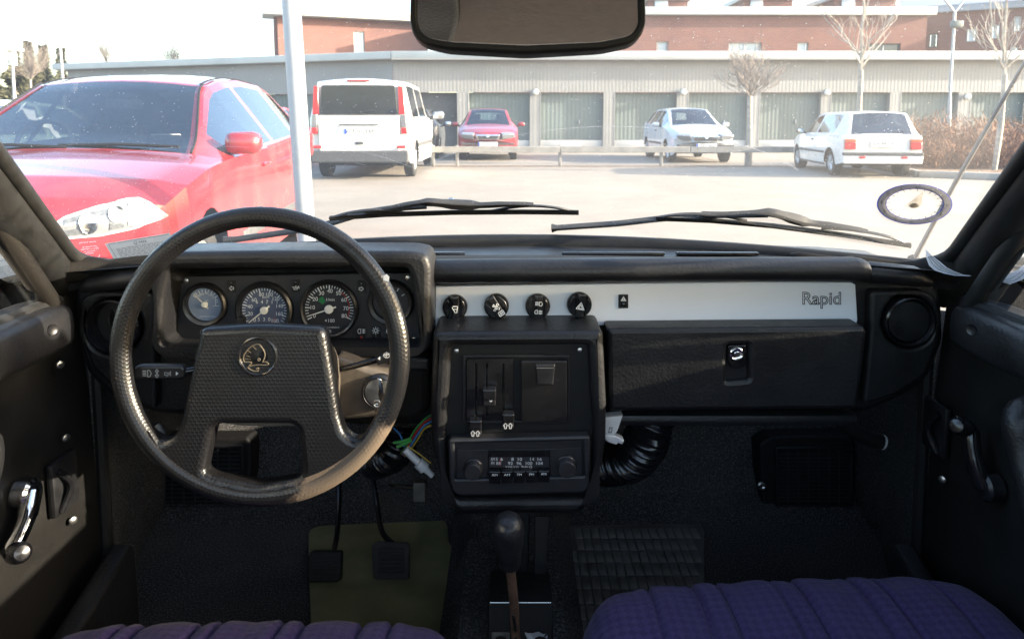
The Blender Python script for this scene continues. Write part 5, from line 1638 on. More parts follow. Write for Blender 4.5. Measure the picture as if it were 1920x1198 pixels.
# ---- brick buildings behind
def wall_building(name, label, cat, p0, p1, ztop, band, wins, over=0.5, depth=8.0, wall='brick', roofm='eave'):
    """front wall from p0 to p1 (ground plan), flat roof with an overhanging fascia; wins are boxes of photograph pixels"""
    p0, p1 = V((p0[0], p0[1], 0)), V((p1[0], p1[1], 0))
    ang = atan2((p1 - p0).y, (p1 - p0).x)
    L = (p1 - p0).length
    t = thing(name, label, cat, p0, ang)
    M = Matrix.Translation(p0) @ Matrix.Rotation(ang, 4, 'Z')
    fr = Fr(0, 0, 0, math.degrees(ang), p0)
    holes = []
    for (x0, y0, x1, y1, mt) in wins:
        (u0, v0), (u1, v1) = fr.hit(x0, y1), fr.hit(x1, y0)
        holes.append((u0, v0, u1, v1, mt))
    loops = [[(0, 0), (L, 0), (L, ztop - band), (0, ztop - band)]] + [[(a, b), (c, b), (c, d), (a, d)] for a, b, c, d, _ in holes]
    me = curve_mesh(loops, 0.30, 0.0)
    MB().add(me, Matrix.Rotation(R(90), 4, 'X')).build('wall', MAT[wall], t, 0, local=True)
    m = MB()
    m.box((-0.01, depth / 2, (ztop - band) / 2), (0.28, depth - 0.4, ztop - band)); m.box((L + 0.01, depth / 2, (ztop - band) / 2), (0.28, depth - 0.4, ztop - band))
    m.build('wall', MAT[wall], t, 0, local=True)
    m = MB(); m.box((L / 2, depth / 2 - over, ztop - band / 2), (L + 2 * over, depth, band), None, 0.02)
    m.build('roof', MAT[roofm], t, 40, local=True)
    for a, b, c, d, mt in holes:
        s = MB()
        me = curve_mesh([[(a - .002, b - .002), (c + .002, b - .002), (c + .002, d + .002), (a - .002, d + .002)], [(a + .07, b + .07), (c - .07, b + .07), (c - .07, d - .07), (a + .07, d - .07)]], 0.08, 0.005)
        s.add(me, Matrix.Translation((0, 0.10, 0)) @ Matrix.Rotation(R(90), 4, 'X'))
        w = s.build('window', MAT['car_trim' if mt == 'window_dark' else 'plank'], t, 40, local=True)
        s = MB(); n = max(1, round((c - a) / 0.9))
        for k in range(n):
            aa, cc = a + .075 + (c - a - .15) * k / n, a + .075 + (c - a - .15) * (k + 1) / n
            pn = MB(); pn.poly([V((aa + .02, 0.15, b + .075)), V((cc - .02, 0.15, b + .075)), V((cc - .02, 0.15, d - .075)), V((aa + .02, 0.15, d - .075))])
            pn.build('pane', MAT[mt], w, 0, local=True)
            if k:
                mu = MB(); mu.box((aa, 0.13, (b + d) / 2), (0.05, 0.05, d - b - .15)); mu.build('mullion', MAT['plank'], w, 0, local=True)
    return t
zt = 7.05
wall_building('brick_building', 'red brick building with flat overhanging roof behind the pole and van', 'building', (-12.7, 38.3), (-5.0, 41.2), zt, 0.42, [(664, 60, 683, 101, 'window_pale')], 0.75, 2.2)
wall_building('brick_building', 'long red brick building with small windows above the garage roof', 'building', (-2.0, 38.6), (22.6, 38.6), 7.12, 0.42,
              [(1231, 78, 1253, 98, 'window_pale'), (1366, 80, 1428, 99, 'window_pale'), (1495, 80, 1516, 99, 'window_pale'), (1627, 82, 1689, 99, 'window_dark')], 0.35, 7)
wall_building('brick_building', 'red brick block with taller windows angled behind the right-hand trees', 'building', (22.9, 41.5), (36.0, 34.8), 7.5, 0.35,
              [(1741, 63, 1760, 90, 'window_dark'), (1783, 60, 1790, 85, 'window_dark'), (1812, 54, 1832, 79, 'window_pale'), (1858, 46, 1876, 73, 'window_pale'), (1894, 88, 1910, 103, 'window_pale'), (1900, 30, 1916, 60, 'window_pale')], 0.3, 9, 'brick', 'roof_grey')
# sloping grey roof of that block
m = MB()
A, B = V((22.6, 41.3, 7.52)), V((36.2, 34.3, 7.52)); n2 = V((0.46, 0.89, 0))
m.grid([[A, B], [A + n2 * 4 + V((0, 0, 1.6)), B + n2 * 4 + V((0, 0, 1.6))]])
m.grid([[A - V((0, 0, .12)), B - V((0, 0, .12))], [A + n2 * 4 + V((0, 0, 1.48)), B + n2 * 4 + V((0, 0, 1.48))]])
t = thing('sloping_roof', 'sloping grey metal roof above the angled brick block', 'roof', A); m.build('roof_sheet', MAT['roof_grey'], t, 0)
for k, (x0, x1, y0, y, lab) in enumerate(((1215, 1290, 2, 49, 'small brick penthouse on the roof beside the mirror'), (1395, 1486, 1, 52, 'red brick rooftop block seen over the long brick building'), (1565, 1680, 0, 49, 'brick stair tower with white corner on the long building roof'))):
    a, b = at(x0, 10, y), at(x1, 10, y)
    t = thing('roof_block', lab, 'building', (a.x, y, 0))
    m = MB(); m.box(((a.x + b.x) / 2, y + 2, at(960, y0, y).z / 2), (b.x - a.x, 4, at(960, y0, y).z)); m.build('wall', MAT['brick'], t, 0)
    m = MB(); m.box(((a.x + b.x) / 2, y + 2, at(960, y0, y).z + 0.2), (b.x - a.x + 0.5, 4.5, 0.35), None, 0.02); m.build('roof', MAT['eave'], t)
    m = MB(); m.box((a.x + 0.9, y - 0.06, at(960, y0 + 6, y).z - 0.4), (0.9, 0.1, 1.2), None, 0.01); m.build('window', MAT['window_pale'], t)

# ---- bare trees
def branch_tree(name, label, px, base_py, Y, fork_py, top_py, spread_px, seed, kind='young', r0=0.09, mt='bark', loc=None):
    rnd = random.Random(seed)
    b = at(px, base_py, Y); b.z = 0
    t = thing(name, label, 'tree', b)
    fz, tz = at(px, fork_py, Y).z, at(px, top_py, Y).z
    tr, cr = MB(), MB()
    lean = rnd.uniform(-0.1, 0.1)
    fork = V((b.x + lean, b.y, fz))
    tr.tube(smooth_path([b - V((0, 0, .05)), b.lerp(fork, 0.5) + V((rnd.uniform(-.04, .04), 0, 0)), fork], 4), [r0] + [r0 * 0.85] * 4 + [r0 * .75] * 3 + [r0 * .7], 8)
    sp = spread_px / F * Y
    def grow(p, d, L, r, lev):
        n = 5; pts = [p]; q = p
        for k in range(n):
            d = (d + V((rnd.uniform(-.16, .16), rnd.uniform(-.16, .16), rnd.uniform(-.06, .14)))).normalized()
            q = q + d * (L / n); pts.append(q)
        cr.tube(pts, [max(r * (1 - 0.6 * k / n), 0.004) for k in range(n + 1)], 5 if r > 0.02 else 3, False)
        if lev > 0:
            for k in range(rnd.choice((3, 4)) if kind == 'young' else 4):
                i = rnd.randint(1, n)
                dd = (d + V((rnd.uniform(-1, 1), rnd.uniform(-1, 1), rnd.uniform(-.2, .8))) * 0.75).normalized()
                grow(pts[i], dd, L * rnd.uniform(.4, .62), r * 0.5, lev - 1)
    H = tz - fz
    if kind == 'young':
        grow(fork, V((rnd.uniform(-.03, .03), 0, 1)), H, r0 * .62, 2)
        for k in range(7):
            a = 2 * pi * k / 7 + rnd.uniform(-.3, .3)
            grow(fork + V((0, 0, rnd.uniform(0, H * .25))), V((cos(a) * .7, sin(a) * .7, .75)).normalized(), sp * rnd.uniform(.8, 1.15), r0 * .26, 2)
    else:   # pollarded ball
        for k in range(44):
            a = rnd.uniform(0, 2 * pi); e = rnd.uniform(0.25, 1.45)
            grow(fork + V((0, 0, rnd.uniform(-.05, .15))), V((cos(a) * cos(e), sin(a) * cos(e), sin(e))), (sp * cos(e) ** 2 + H * sin(e) ** 2) * rnd.uniform(.62, .95), r0 * .13, 2)
    tr.build('trunk', MAT['bark'], t, 60)
    cr.build('crown', MAT[mt], t, 60)
    return t
branch_tree('bare_tree', 'small pollarded tree with a round bare crown before the garages', 1405, 312, 16.9, 180, 103, 60, 3, 'ball', 0.085, 'twig')
branch_tree('bare_tree', 'tall young bare tree rising behind the white hatchback', 1606, 300, 18.5, 132, -60, 90, 11, 'young', 0.085)
branch_tree('bare_tree', 'leaning young bare tree beside the brown bush and lamp post', 1862, 330, 14.2, 140, -60, 85, 23, 'young', 0.065)
for k, (px, by, Y, fy, ty, sp) in enumerate(((205, 190, 42, 118, 72, 46), (330, 190, 40, 128, 92, 60), (60, 200, 37, 150, 85, 55))):
    branch_tree('bare_tree', ['thin bare bushy tree far beyond the red car roof', 'low bare shrubby tree over the garage wing roof', 'tangled bare tree in front of the distant conifers'][k], px, by, Y, fy, ty, sp, 40 + k, 'ball', 0.07, 'twig')

# ---- conifers far off to the left
def conifer(label, px, Y, top_py, w_px, seed):
    rnd = random.Random(seed)
    b = at(px, 222, Y); b.z = 0
    t = thing('conifer', label, 'tree', b, 0, 'conifers beyond the car park')
    H = at(px, top_py, Y).z; W = w_px / F * Y
    m = MB(); m.tube([b, b + V((0, 0, H * .95))], [0.2, 0.03], 7); m.build('trunk', MAT['bark'], t, 60)
    m = MB()
    for k in range(2600):
        h = rnd.random() ** 0.8
        r_ = W * (1.02 - h) * (0.35 + 0.65 * rnd.random()) * (0.75 + 0.35 * sin(h * 24 + seed))
        a = rnd.uniform(0, 2 * pi)
        c = b + V((cos(a) * r_, sin(a) * r_, H * (0.12 + 0.88 * h) - r_ * 0.25))
        s_ = rnd.uniform(.12, .34)
        d = V((cos(a), sin(a), rnd.uniform(-.5, .1))).normalized(); e = d.cross(V((rnd.uniform(-1, 1), rnd.uniform(-1, 1), rnd.uniform(-1, 1)))).normalized()
        m.poly([c - d * s_ + e * s_ * .3, c - d * s_ - e * s_ * .3, c + d * s_])
    m.build('crown', MAT['needles'], t, 0, fix=False)
for k, (px, Y, ty, w_) in enumerate(((36, 44, 98, 75), (62, 46, 80, 50), (90, 47, 88, 44), (122, 48, 92, 34), (-30, 42, 88, 80))):
    conifer(['broad dark conifer behind the mushroom street lamp', 'tallest pointed conifer in the far row', 'narrow conifer left of the tall curved lamp post', 'outermost conifer beside the curved lamp post', 'conifer at the picture edge behind the red car'][k], px, Y, ty, w_, 60 + k)

# ---- dry hedge by the white hatchback
rnd = random.Random(5)
m = MB()
for k in range(17000):
    u = rnd.random(); v = rnd.random()
    x = 8.7 + u * 5.2; y = 14.3 + v * 3.6
    hmax = 1.34 * (1 - (max(0, u - 0.30) / 0.80) ** 2 * 0.75) * min(1, 0.45 + u * 5) * (1 - (abs(v - 0.5) * 2) ** 3 * 0.5) * (0.75 + 0.25 * sin(x * 3.1 + y * 1.7)) 
    p = V((x, y, 0.03 + hmax * rnd.uniform(0, .86)))
    d = V((rnd.uniform(-.8, .8), rnd.uniform(-.8, .8), rnd.uniform(.35, 1))).normalized()
    L = rnd.uniform(.14, .34)
    e = d.orthogonal().normalized() * rnd.uniform(.005, .011)
    f_ = d.cross(e)
    q = p + d * L * .6; q2 = q + (d + V((rnd.uniform(-.6, .6), rnd.uniform(-.6, .6), .2))).normalized() * L * .5
    m.poly([p - e, p + e, q + e * .7, q - e * .7]); m.poly([q - f_ * .8, q + f_ * .8, q2])
hedge = tag(m.build('hedge', MAT['bush'], None, 0, fix=False), 'reddish brown leafless hedge beside the white hatchback', 'hedge')

# ---- lamp posts and the pole in front
pole_b = at(576, 470, 3.25); pole_t = at(543, -40, 3.25)
dirp = (pole_t - pole_b)
t = thing('steel_pole', 'thick galvanised pole standing close in front between red car and van', 'pole', (pole_b.x, pole_b.y, 0))
k = -pole_b.z / dirp.z
MB().tube([pole_b + dirp * k, pole_b, pole_t, pole_t + dirp * 0.5], 0.042, 20).build('pole_tube', MAT['galv'], t)
def lamp_post(label, px, base_py, Y, pts, r, head, headkind):
    b = at(px, base_py, Y); b.z = 0
    t = thing('street_lamp', label, 'street lamp', b, 0, 'lamp posts round the car park')
    P = [b] + [at(x, y, Y) for x, y in pts]
    MB().tube(smooth_path(P, 4), [r] * 4 + [r * .75] * (len(P) * 4 - 7), 10).build('lamp_pole', MAT['galv'], t)
    for (hx, hy, w_) in head:
        c = at(hx, hy, Y)
        if headkind == 'mushroom':
            o = MB().lathe([(w_, 0), (w_ * .96, 0.05), (w_ * .5, 0.16), (0, 0.2)], c, (0, 0, 1), 24).build('lamp_hood', MAT['lamp_white'], t)
            MB().lathe([(w_ * .32, -.42), (w_ * .36, -.4), (w_ * .36, 0), (0, 0.02)], c, (0, 0, 1), 18).build('lamp_glass', MAT['lamp_white'], t)
        else:
            m = MB(); m.box(c, (w_, .22, .11), None, .03); m.build('lamp_head', MAT['galv'], t)
lamp_post('low mushroom-shaped lamp by the conifers', 29, 210, 20.5, [(26, 165), (24, 118), (23, 100)], 0.055, [(23, 96, .29)], 'mushroom')
lamp_post('tall thin curved lamp post among the far conifers', 120, 215, 24, [(117, 140), (108, 40), (100, 12), (86, -6)], 0.06, [(76, -8, .5)], 'head')
lamp_post('slim lamp post with two arms above the brown hedge', 1778, 300, 17.5, [(1781, 180), (1788, 60), (1790, 22)], 0.045, [], 'head')
t2 = bpy.data.objects['street_lamp.002'] if 'street_lamp.002' in bpy.data.objects else t
for a_, b_ in (((1790, 24), (1812, -6)), ((1790, 24), (1768, -4))):
    MB().tube([at(*a_, 17.5), at(*b_, 17.5)], 0.028, 8).build('lamp_arm', MAT['galv'], t2)
m = MB(); m.box(at(1794, 46, 17.4), (.25, .16, .16), None, .02); m.build('lamp_box', MAT['door_green'], t2)

# ---- cars
def interp(ctrl, y):
    """ctrl: rows (y, ...) sorted from front (+) to rear (-)"""
    if y >= ctrl[0][0]: return ctrl[0][1:]
    for a, b in zip(ctrl[:-1], ctrl[1:]):
        if a[0] >= y >= b[0]:
            k = (a[0] - y) / max(a[0] - b[0], 1e-9)
            return [p + (q - p) * k for p, q in zip(a[1:], b[1:])]
    return ctrl[-1][1:]


CARS = {}
def car(name, label, cat, ctrl, loc, yaw, paint, ws, rw, sides, wheels, wr=0.30, arch=0.35, bow=(0.16, 0.08), glass='glass', crown=0.04, group='parked cars', interior=True, bulge=0.03, lower=None):
    """ctrl rows: y, underside z, belt z, top z, sill half-width, belt half-width, roof half-width"""
    t = thing(name, label, cat, loc, yaw, group)
    ys = set()
    for c in ctrl: ys.add(round(c[0], 4))
    for a, b in list(sides) + [ws, rw] if rw else list(sides) + [ws]: ys.add(round(a, 4)); ys.add(round(b, 4))
    for w in wheels:
        for k in range(13):
            ys.add(round(w + arch * cos(pi * k / 12), 4))
    y0, y1 = ctrl[0][0], ctrl[-1][0]
    for k in range(46): ys.add(round(y0 + (y1 - y0) * k / 45, 4))
    ys = sorted(ys, reverse=True)
    yy = [ys[0]]
    for y in ys[1:]:
        if yy[-1] - y > 0.004: yy.append(y)
    VR = (0.07, 0.5, 0.90, 1.0)
    UR = (0.90, 0.6, 0.3, 0.0)
    sec = []
    def lift(x, y, w):
        q = (x / w) ** 2
        fr_ = max(0, 1 - (y0 - y) / 0.9); re_ = max(0, 1 - (y - y1) / 0.7)
        return y - bow[0] * q * fr_ + bow[1] * q * re_
    for y in yy:
        zb, zbelt, zt, wb, wm, wr_ = interp(ctrl, y)
        for w in wheels:
            d = y - w
            if abs(d) < arch: zb = max(zb, wr + sqrt(arch * arch - d * d))
        zb = min(zb, zbelt - 0.02)
        half = []
        for k in range(6):
            q = k / 5
            z = zb + (zbelt - zb) * q
            wv = wb + (wm - wb) * min(1, (z - 0.2) / max(zbelt - 0.2, .1)) + bulge * sin(pi * min(1, max(0, (z - .15) / max(zbelt - .15, .1))))
            half.append((wv, z))
        ze = zt - crown if zt - crown > zbelt + 0.01 else zbelt + (zt - zbelt) * 0.6
        for v in VR: half.append((wm + (wr_ - wm) * v, zbelt + (ze - zbelt) * v))
        for u in UR: half.append((wr_ * u, zt - (zt - ze) * u * u))
        n = len(half)
        full = [(x, z) for x, z in half] + [(-x, z) for x, z in reversed(half[:-1])]
        wmx = max(x for x, z in half)
        sec.append([V((x, lift(x, y, wmx), z)) for x, z in full])
    n = len(sec[0]); hi = (n - 1) // 2
    inset = {}
    body, panes = MB(), {}
    bv = [[body.bm.verts.new(p) for p in s] for s in sec]
    GS = (5, 6, 7)        # side glass cells: rows between belt+.07 .. .90
    for i in range(len(yy) - 1):
        ya, yb = yy[i], yy[i + 1]
        for j in range(n - 1):
            jj = j if j < hi else n - 2 - j
            key = None
            if jj in (6, 7):
                for (a, b) in sides:
                    if ya <= a + 1e-3 and yb >= b - 1e-3: key = ('side_window', a, j < hi)
            if jj >= 10:
                if ya <= ws[0] + 1e-3 and yb >= ws[1] - 1e-3: key = ('windscreen', 0, 0)
                if rw and ya <= rw[0] + 1e-3 and yb >= rw[1] - 1e-3: key = ('rear_window', 0, 0)
            q = [sec[i][j], sec[i + 1][j], sec[i + 1][j + 1], sec[i][j + 1]]
            if key: panes.setdefault(key, []).append(q)
            else:
                try: body.bm.faces.new([bv[i][j], bv[i + 1][j], bv[i + 1][j + 1], bv[i][j + 1]])
                except ValueError: pass
    for s in (bv[0], list(reversed(bv[-1]))):
        c = body.bm.verts.new(sum((v.co for v in s), V((0, 0, 0))) / len(s))
        for j in range(n - 1): body.bm.faces.new([s[j], s[j + 1], c])
        body.bm.faces.new([s[-1], s[0], c])
    # check the winding: the roof must look up
    body.bm.normal_update()
    up = sum(f.normal.z * f.calc_area() for f in body.bm.faces if f.calc_center_median().z > ctrl[len(ctrl) // 2][2])
    if up < 0: bmesh.ops.reverse_faces(body.bm, faces=body.bm.faces[:])
    bmesh.ops.remove_doubles(body.bm, verts=[v for v in body.bm.verts], dist=0.0008)
    bd = body.build('body', paint, t, 32, local=True, fix=False)
    for (nm, _, _), qs in panes.items():
        m = MB()
        for q in qs:
            m.poly(q)
        bmesh.ops.remove_doubles(m.bm, verts=m.bm.verts[:], dist=0.0008)
        m.build(nm, MAT['glass_side'] if nm == 'side_window' else MAT[glass], t, 60, local=True)
        # rubber surround
    # floor and dark inside
    m = MB(); m.box((0, (y0 + y1) / 2, 0.30), (ctrl[len(ctrl) // 2][4] * 1.7, (y0 - y1) * 0.86, 0.10)); m.build('underbody', MAT['tyre'], t, 0, local=True)
    for w in wheels:
        for sx in (-1, 1):
            zb, zbelt, zt, wb, wm, wr_ = interp(ctrl, w)
            x = sx * (wb + bulge * 0.6 - 0.02)
            m = MB().lathe([(wr * .62, 0), (wr * .94, 0.0), (wr, -0.02), (wr, -0.17), (wr * .9, -0.19), (0, -.19)], (x, w, wr), (sx, 0, 0), 28)
            ty = m.build('wheel', MAT['tyre'], t, 40, local=True)
            m = MB().lathe([(wr * .64, -0.01), (wr * .60, -0.005), (wr * .56, -.03), (wr * .2, -.012), (0, -.005)], (x, w, wr), (sx, 0, 0), 24)
            for k in range(6):
                a = 2 * pi * k / 6
                m.tube([(x - sx * .012, w + cos(a) * wr * .12, wr + sin(a) * wr * .12), (x - sx * .014, w + cos(a) * wr * .58, wr + sin(a) * wr * .58)], 0.022, 5)
            m.build('rim', MAT['rim_alloy'], ty, 40, local=True)
    if interior:
        hy = ws[1]
        for sx in (-1, 1):
            x = sx * 0.36
            m = MB(); m.box((x, hy - 0.62, 0.80), (0.46, 0.14, 0.62), Matrix.Rotation(R(12), 3, 'X'), 0.05)
            s_ = m.build('seat', MAT['seat_dark'], t, 40, local=True)
            m = MB(); m.box((x, hy - 0.70, 1.19), (0.25, 0.09, 0.17), None, 0.035); m.build('headrest', MAT['seat_dark'], s_, 40, local=True)
        m = MB(); m.box((0, hy - 1.60, 0.80), (1.2, 0.14, 0.60), Matrix.Rotation(R(14), 3, 'X'), 0.05); m.build('rear_seat', MAT['seat_dark'], t, 40, local=True)
        zd = interp(ctrl, ws[0])[1]
        m = MB(); m.box((0, ws[0] - 0.36, zd - 0.10), (1.40, 0.60, 0.16), None, 0.05); m.build('dash_shelf', MAT['seat_dark'], t, 40, local=True)
    CARS[t.name] = ctrl
    return t


def lens(t, name, mt, loop, y, th, face, bev=0.012, tilt=0.0, yaw=0.0, x0=0.0, z0=0.0):
    """piece standing on the front (+1) or rear (-1) of a car: loop of (x, z)"""
    me = curve_mesh([[(x - x0, z - z0) for x, z in loop]], th, bev)
    # local plate +z is its outside
    rot = Matrix(((-1, 0, 0, 0), (0, 0, 1, 0), (0, 1, 0, 0), (0, 0, 0, 1))) if face > 0 else Matrix(((1, 0, 0, 0), (0, 0, -1, 0), (0, 1, 0, 0), (0, 0, 0, 1)))
    if face > 0:
        for v in me.vertices: v.co.x = -v.co.x
        me.flip_normals()
    M = Matrix.Translation((x0, y, z0)) @ Matrix.Rotation(R(yaw), 4, 'Z') @ Matrix.Rotation(R(tilt), 4, 'X') @ rot
    return MB().add(me, M).build(name, MAT[mt] if isinstance(mt, str) else mt, t, 35, local=True)


def sbox(t, name, mt, c, size, bev=0.01, rot=None):
    m = MB(); m.box(c, size, rot, bev)
    return m.build(name, MAT[mt] if isinstance(mt, str) else mt, t, 40, local=True)


def number_plate(t, x, y, z, face, txt, w=0.52, tilt=0, blue=True):
    p = lens(t, 'number_plate', 'plate_white', [(x - w / 2, z - .055), (x + w / 2, z - .055), (x + w / 2, z + .055), (x - w / 2, z + .055)], y, 0.014, face, 0.003, tilt, 0, x, z)
    me = text_mesh(txt, 0.115)
    sgn = -1 if face > 0 else 1
    for v in me.vertices: v.co = V((x + sgn * (v.co.x * 0.92 + 0.02), y + face * 0.003, z + v.co.y))
    MB().add(me).build('lettering', MAT['ink'], p, 0, local=True)
    if blue:
        sbox(p, 'plate_band', 'plate_blue', (x - sgn * (w / 2 - .024), y + face * .0025, z), (.042, .003, .1), 0)
    return p


def mirrors(t, y, z, x, paint, s=1.0):
    for sx in (-1, 1):
        m = MB(); m.box((0, 0, 0), (0.20 * s, 0.13 * s, 0.13 * s), None, 0.045 * s)
        for v in m.bm.verts: v.co.y += 0.04 * abs(v.co.x) * (1 if v.co.x * sx < 0 else -1)
        bmesh.ops.translate(m.bm, verts=m.bm.verts[:], vec=(sx * (x + 0.13 * s), y, z))
        mm = m.build('door_mirror', paint, t, 50, local=True)
        MB().tube([(sx * (x - .06), y + .02, z - .07 * s), (sx * (x + .06), y + .01, z - .03 * s)], 0.03 * s, 8).build('mirror_foot', MAT['car_trim'], mm, 40, local=True)
        sbox(mm, 'mirror_glass', 'mirror', (sx * (x + .13 * s), y - .066 * s, z), (0.15 * s, 0.006, 0.09 * s), .002)


red = m_paint('bright red car paint', (0.22, 0.013, 0.020), 0.18, 0, 0.20)
dkred = m_paint('dusty dark red car paint', (0.24, 0.020, 0.032), 0.28, 0, 0.25)
white = m_paint('white car paint', (0.60, 0.60, 0.59), 0.25, 0, 0.18)
silver = m_paint('silver car paint', (0.44, 0.47, 0.51), 0.25, 0.2, 0.12)
black = m_paint('black car paint', (0.02, 0.021, 0.024), 0.2, 0, 0.1)
pale = m_paint('pale green car paint', (0.48, 0.55, 0.47), 0.25, 0, 0.1)

# -- the red hatchback close by, nose towards us
MEG = [(2.10, .34, .50, .56, .52, .58, .44), (2.06, .26, .64, .71, .70, .72, .56), (1.95, .20, .73, .80, .80, .80, .66), (1.70, .19, .81, .885, .84, .85, .72), (1.30, .19, .875, .945, .86, .875, .74),
       (0.98, .19, .905, .975, .865, .885, .735), (0.80, .19, .915, 1.06, .865, .888, .70), (0.30, .19, .93, 1.35, .87, .89, .56), (0.18, .19, .935, 1.405, .87, .89, .545), (-0.1, .19, .94, 1.455, .87, .89, .54), (-0.55, .19, .955, 1.485, .87, .89, .54),
       (-1.15, .19, .985, 1.468, .87, .885, .55), (-1.60, .20, 1.01, 1.425, .86, .87, .53), (-1.85, .26, 1.02, 1.33, .84, .84, .49), (-2.02, .30, .95, 1.04, .80, .80, .50), (-2.10, .38, .80, .86, .70, .72, .45)]
mg_yaw = R(180) + R(6)
mg = car('parked_car', 'bright red hatchback parked close in front with its nose towards us', 'car', MEG, (-2.65, 4.92, 0), mg_yaw, red, (0.97, 0.20), (-1.62, -1.84), [(0.72, -0.22), (-0.30, -1.02), (-1.09, -1.50)], (1.37, -1.35), 0.31, 0.36, (0.34, 0.10))
mirrors(mg, 0.78, 1.00, 0.80, red, 1.05)
for sx in (-1, 1):
    for y in (0.12, -0.92):
        sbox(mg, 'door_handle', red, (sx * 0.905, y - .02, .83), (.03, .19, .03), .012)
    sbox(mg, 'side_moulding', 'car_trim', (sx * 0.893, -.10, .42), (.03, 1.7, .07), .012)
    sbox(mg, 'tail_light', 'lens_red', (sx * .80, -1.98, .90), (.12, .14, .26), .04)
# big swept headlamps: clear lens, lamp bowls and indicator follow the curve of the wing
from mathutils.bvhtree import BVHTree
mg_body = [o for o in mg.children if o.name.startswith('body')][0]
mgM = Matrix.Translation(mg.location) @ Matrix.Rotation(mg_yaw, 4, 'Z')
mgI = mgM.inverted()
mg_bvh = BVHTree.FromPolygons([v.co.copy() for v in mg_body.data.vertices], [tuple(p.vertices) for p in mg_body.data.polygons])
def on_wing(px, py, d=0.006):
    o = mgI @ EYE
    dr = (mgI.to_3x3() @ ray(px, py)).normalized()
    h = mg_bvh.ray_cast(o, dr)
    if h[0] is None:
        h = mg_bvh.find_nearest(o + dr * 3.0)
    n = h[1] if h[1].dot(dr) < 0 else -h[1]
    return h[0] + n * d
def edge_at(pts, x):
    for (xa, ya), (xb, yb) in zip(pts[:-1], pts[1:]):
        if xa <= x <= xb: return ya + (yb - ya) * (x - xa) / max(xb - xa, 1e-6)
    return pts[-1][1]
UPE = [(84, 436), (97, 424), (120, 408), (180, 388), (240, 374), (262, 373), (285, 384), (315, 404)]
LOE = [(84, 438), (96, 448), (130, 447), (190, 441), (250, 428), (296, 413), (315, 405)]
def band(x0, x1, t0, t1, d, nx=16, nz=5):
    return [[on_wing(x0 + (x1 - x0) * a / nx, edge_at(UPE, x0 + (x1 - x0) * a / nx) * (1 - (t0 + (t1 - t0) * b / nz)) + edge_at(LOE, x0 + (x1 - x0) * a / nx) * (t0 + (t1 - t0) * b / nz), d) for a in range(nx + 1)] for b in range(nz + 1)]
def both_sides(nm, grids, mt, parents, smooth=60):
    out = []
    for q, flip in enumerate((1, -1)):
        m = MB()
        for g in grids: m.grid([[V((p.x * flip, p.y, p.z)) for p in r] for r in g])
        out.append(m.build(nm, MAT[mt], parents[q], smooth, local=True))
    return out
hl = both_sides('headlight', [band(85, 314, 0.0, 1.0, 0.005, 30, 6)], 'lens_clear', (mg, mg))
both_sides('lamp_edge', [band(86, 313, 0.0, 0.10, 0.010, 30, 2), band(86, 313, 0.93, 1.0, 0.010, 30, 2)], 'lens_white', hl)
both_sides('lamp_shade_patch', [band(120, 238, 0.16, 0.36, 0.009), band(108, 150, 0.62, 0.86, 0.009, 6), band(205, 232, 0.40, 0.86, 0.009, 6)], 'lens_shade', hl)  # dark patches on the lens, shade inside the lamp put in as colour
both_sides('reflector', [[[on_wing(cx + r_ * cos(2 * pi * k / 20), cy + r_ * 0.95 * sin(2 * pi * k / 20), d) for k in range(21)] for r_, d in ((0.3, 0.014), (r0 * .6, 0.012), (r0, 0.018))] for cx, cy, r0 in ((165, 420, 17), (218, 404, 16))], 'chrome', hl)
both_sides('indicator', [band(240, 300, 0.14, 0.88, 0.011, 8)], 'lens_white', hl)
lens(mg, 'lower_grille', 'car_trim', [(-.55, .26), (.55, .26), (.48, .40), (-.48, .40)], 2.02, .06, 1, .02)
sbox(mg, 'towing_eye', 'car_trim', (0.44, 2.02, .50), (.05, .03, .05), .015)
number_plate(mg, 0, 2.115, .46, 1, 'YDN 418')
sbox(mg, 'windscreen_label', 'plate_white', (-0.48, 0.74, 1.035), (.17, .004, .075), .001, Matrix.Rotation(R(-62), 3, 'X'))
for x0, x1 in ((-.62, .05), (0.0, .60)):
    MB().tube([(x0, .955, .985), ((x0 + x1) / 2, .945, 1.0), (x1, .935, .995)], .010, 6).build('wiper', MAT['rubber'], mg, 40, local=True)
for k, sx in enumerate((-1, 1)):
    pts = []
    for y in (1.0, 0.80, 0.5, 0.30, 0.18):
        zb, zbelt, ztp, wb, wm, wr_ = interp(MEG, y)
        pts.append((sx * wr_ * 0.95, y, ztp - 0.034 + 0.012))
    MB().tube(smooth_path(pts, 4), 0.008, 6).build('screen_seal', MAT['rubber'], mg, 40, local=True)
    pts = []
    for y in (0.18, -0.1, -0.55, -1.15, -1.60):
        zb, zbelt, ztp, wb, wm, wr_ = interp(MEG, y)
        pts.append((sx * wr_ * 0.92, y, ztp - 0.026))
    MB().tube(smooth_path(pts, 4), 0.006, 6).build('roof_gutter', MAT['rubber'], mg, 40, local=True)
sbox(mg, 'interior_mirror', 'seat_dark', (0.0, 0.18, 1.24), (.24, .05, .07), .02)
MB().tube([(0.40 + .17 * cos(a), 0.42 - .05 * sin(a), .98 + .15 * sin(a)) for a in [pi * k / 12 for k in range(13)]], .016, 6).build('steering_rim', MAT['seat_dark'], mg, 40, local=True)

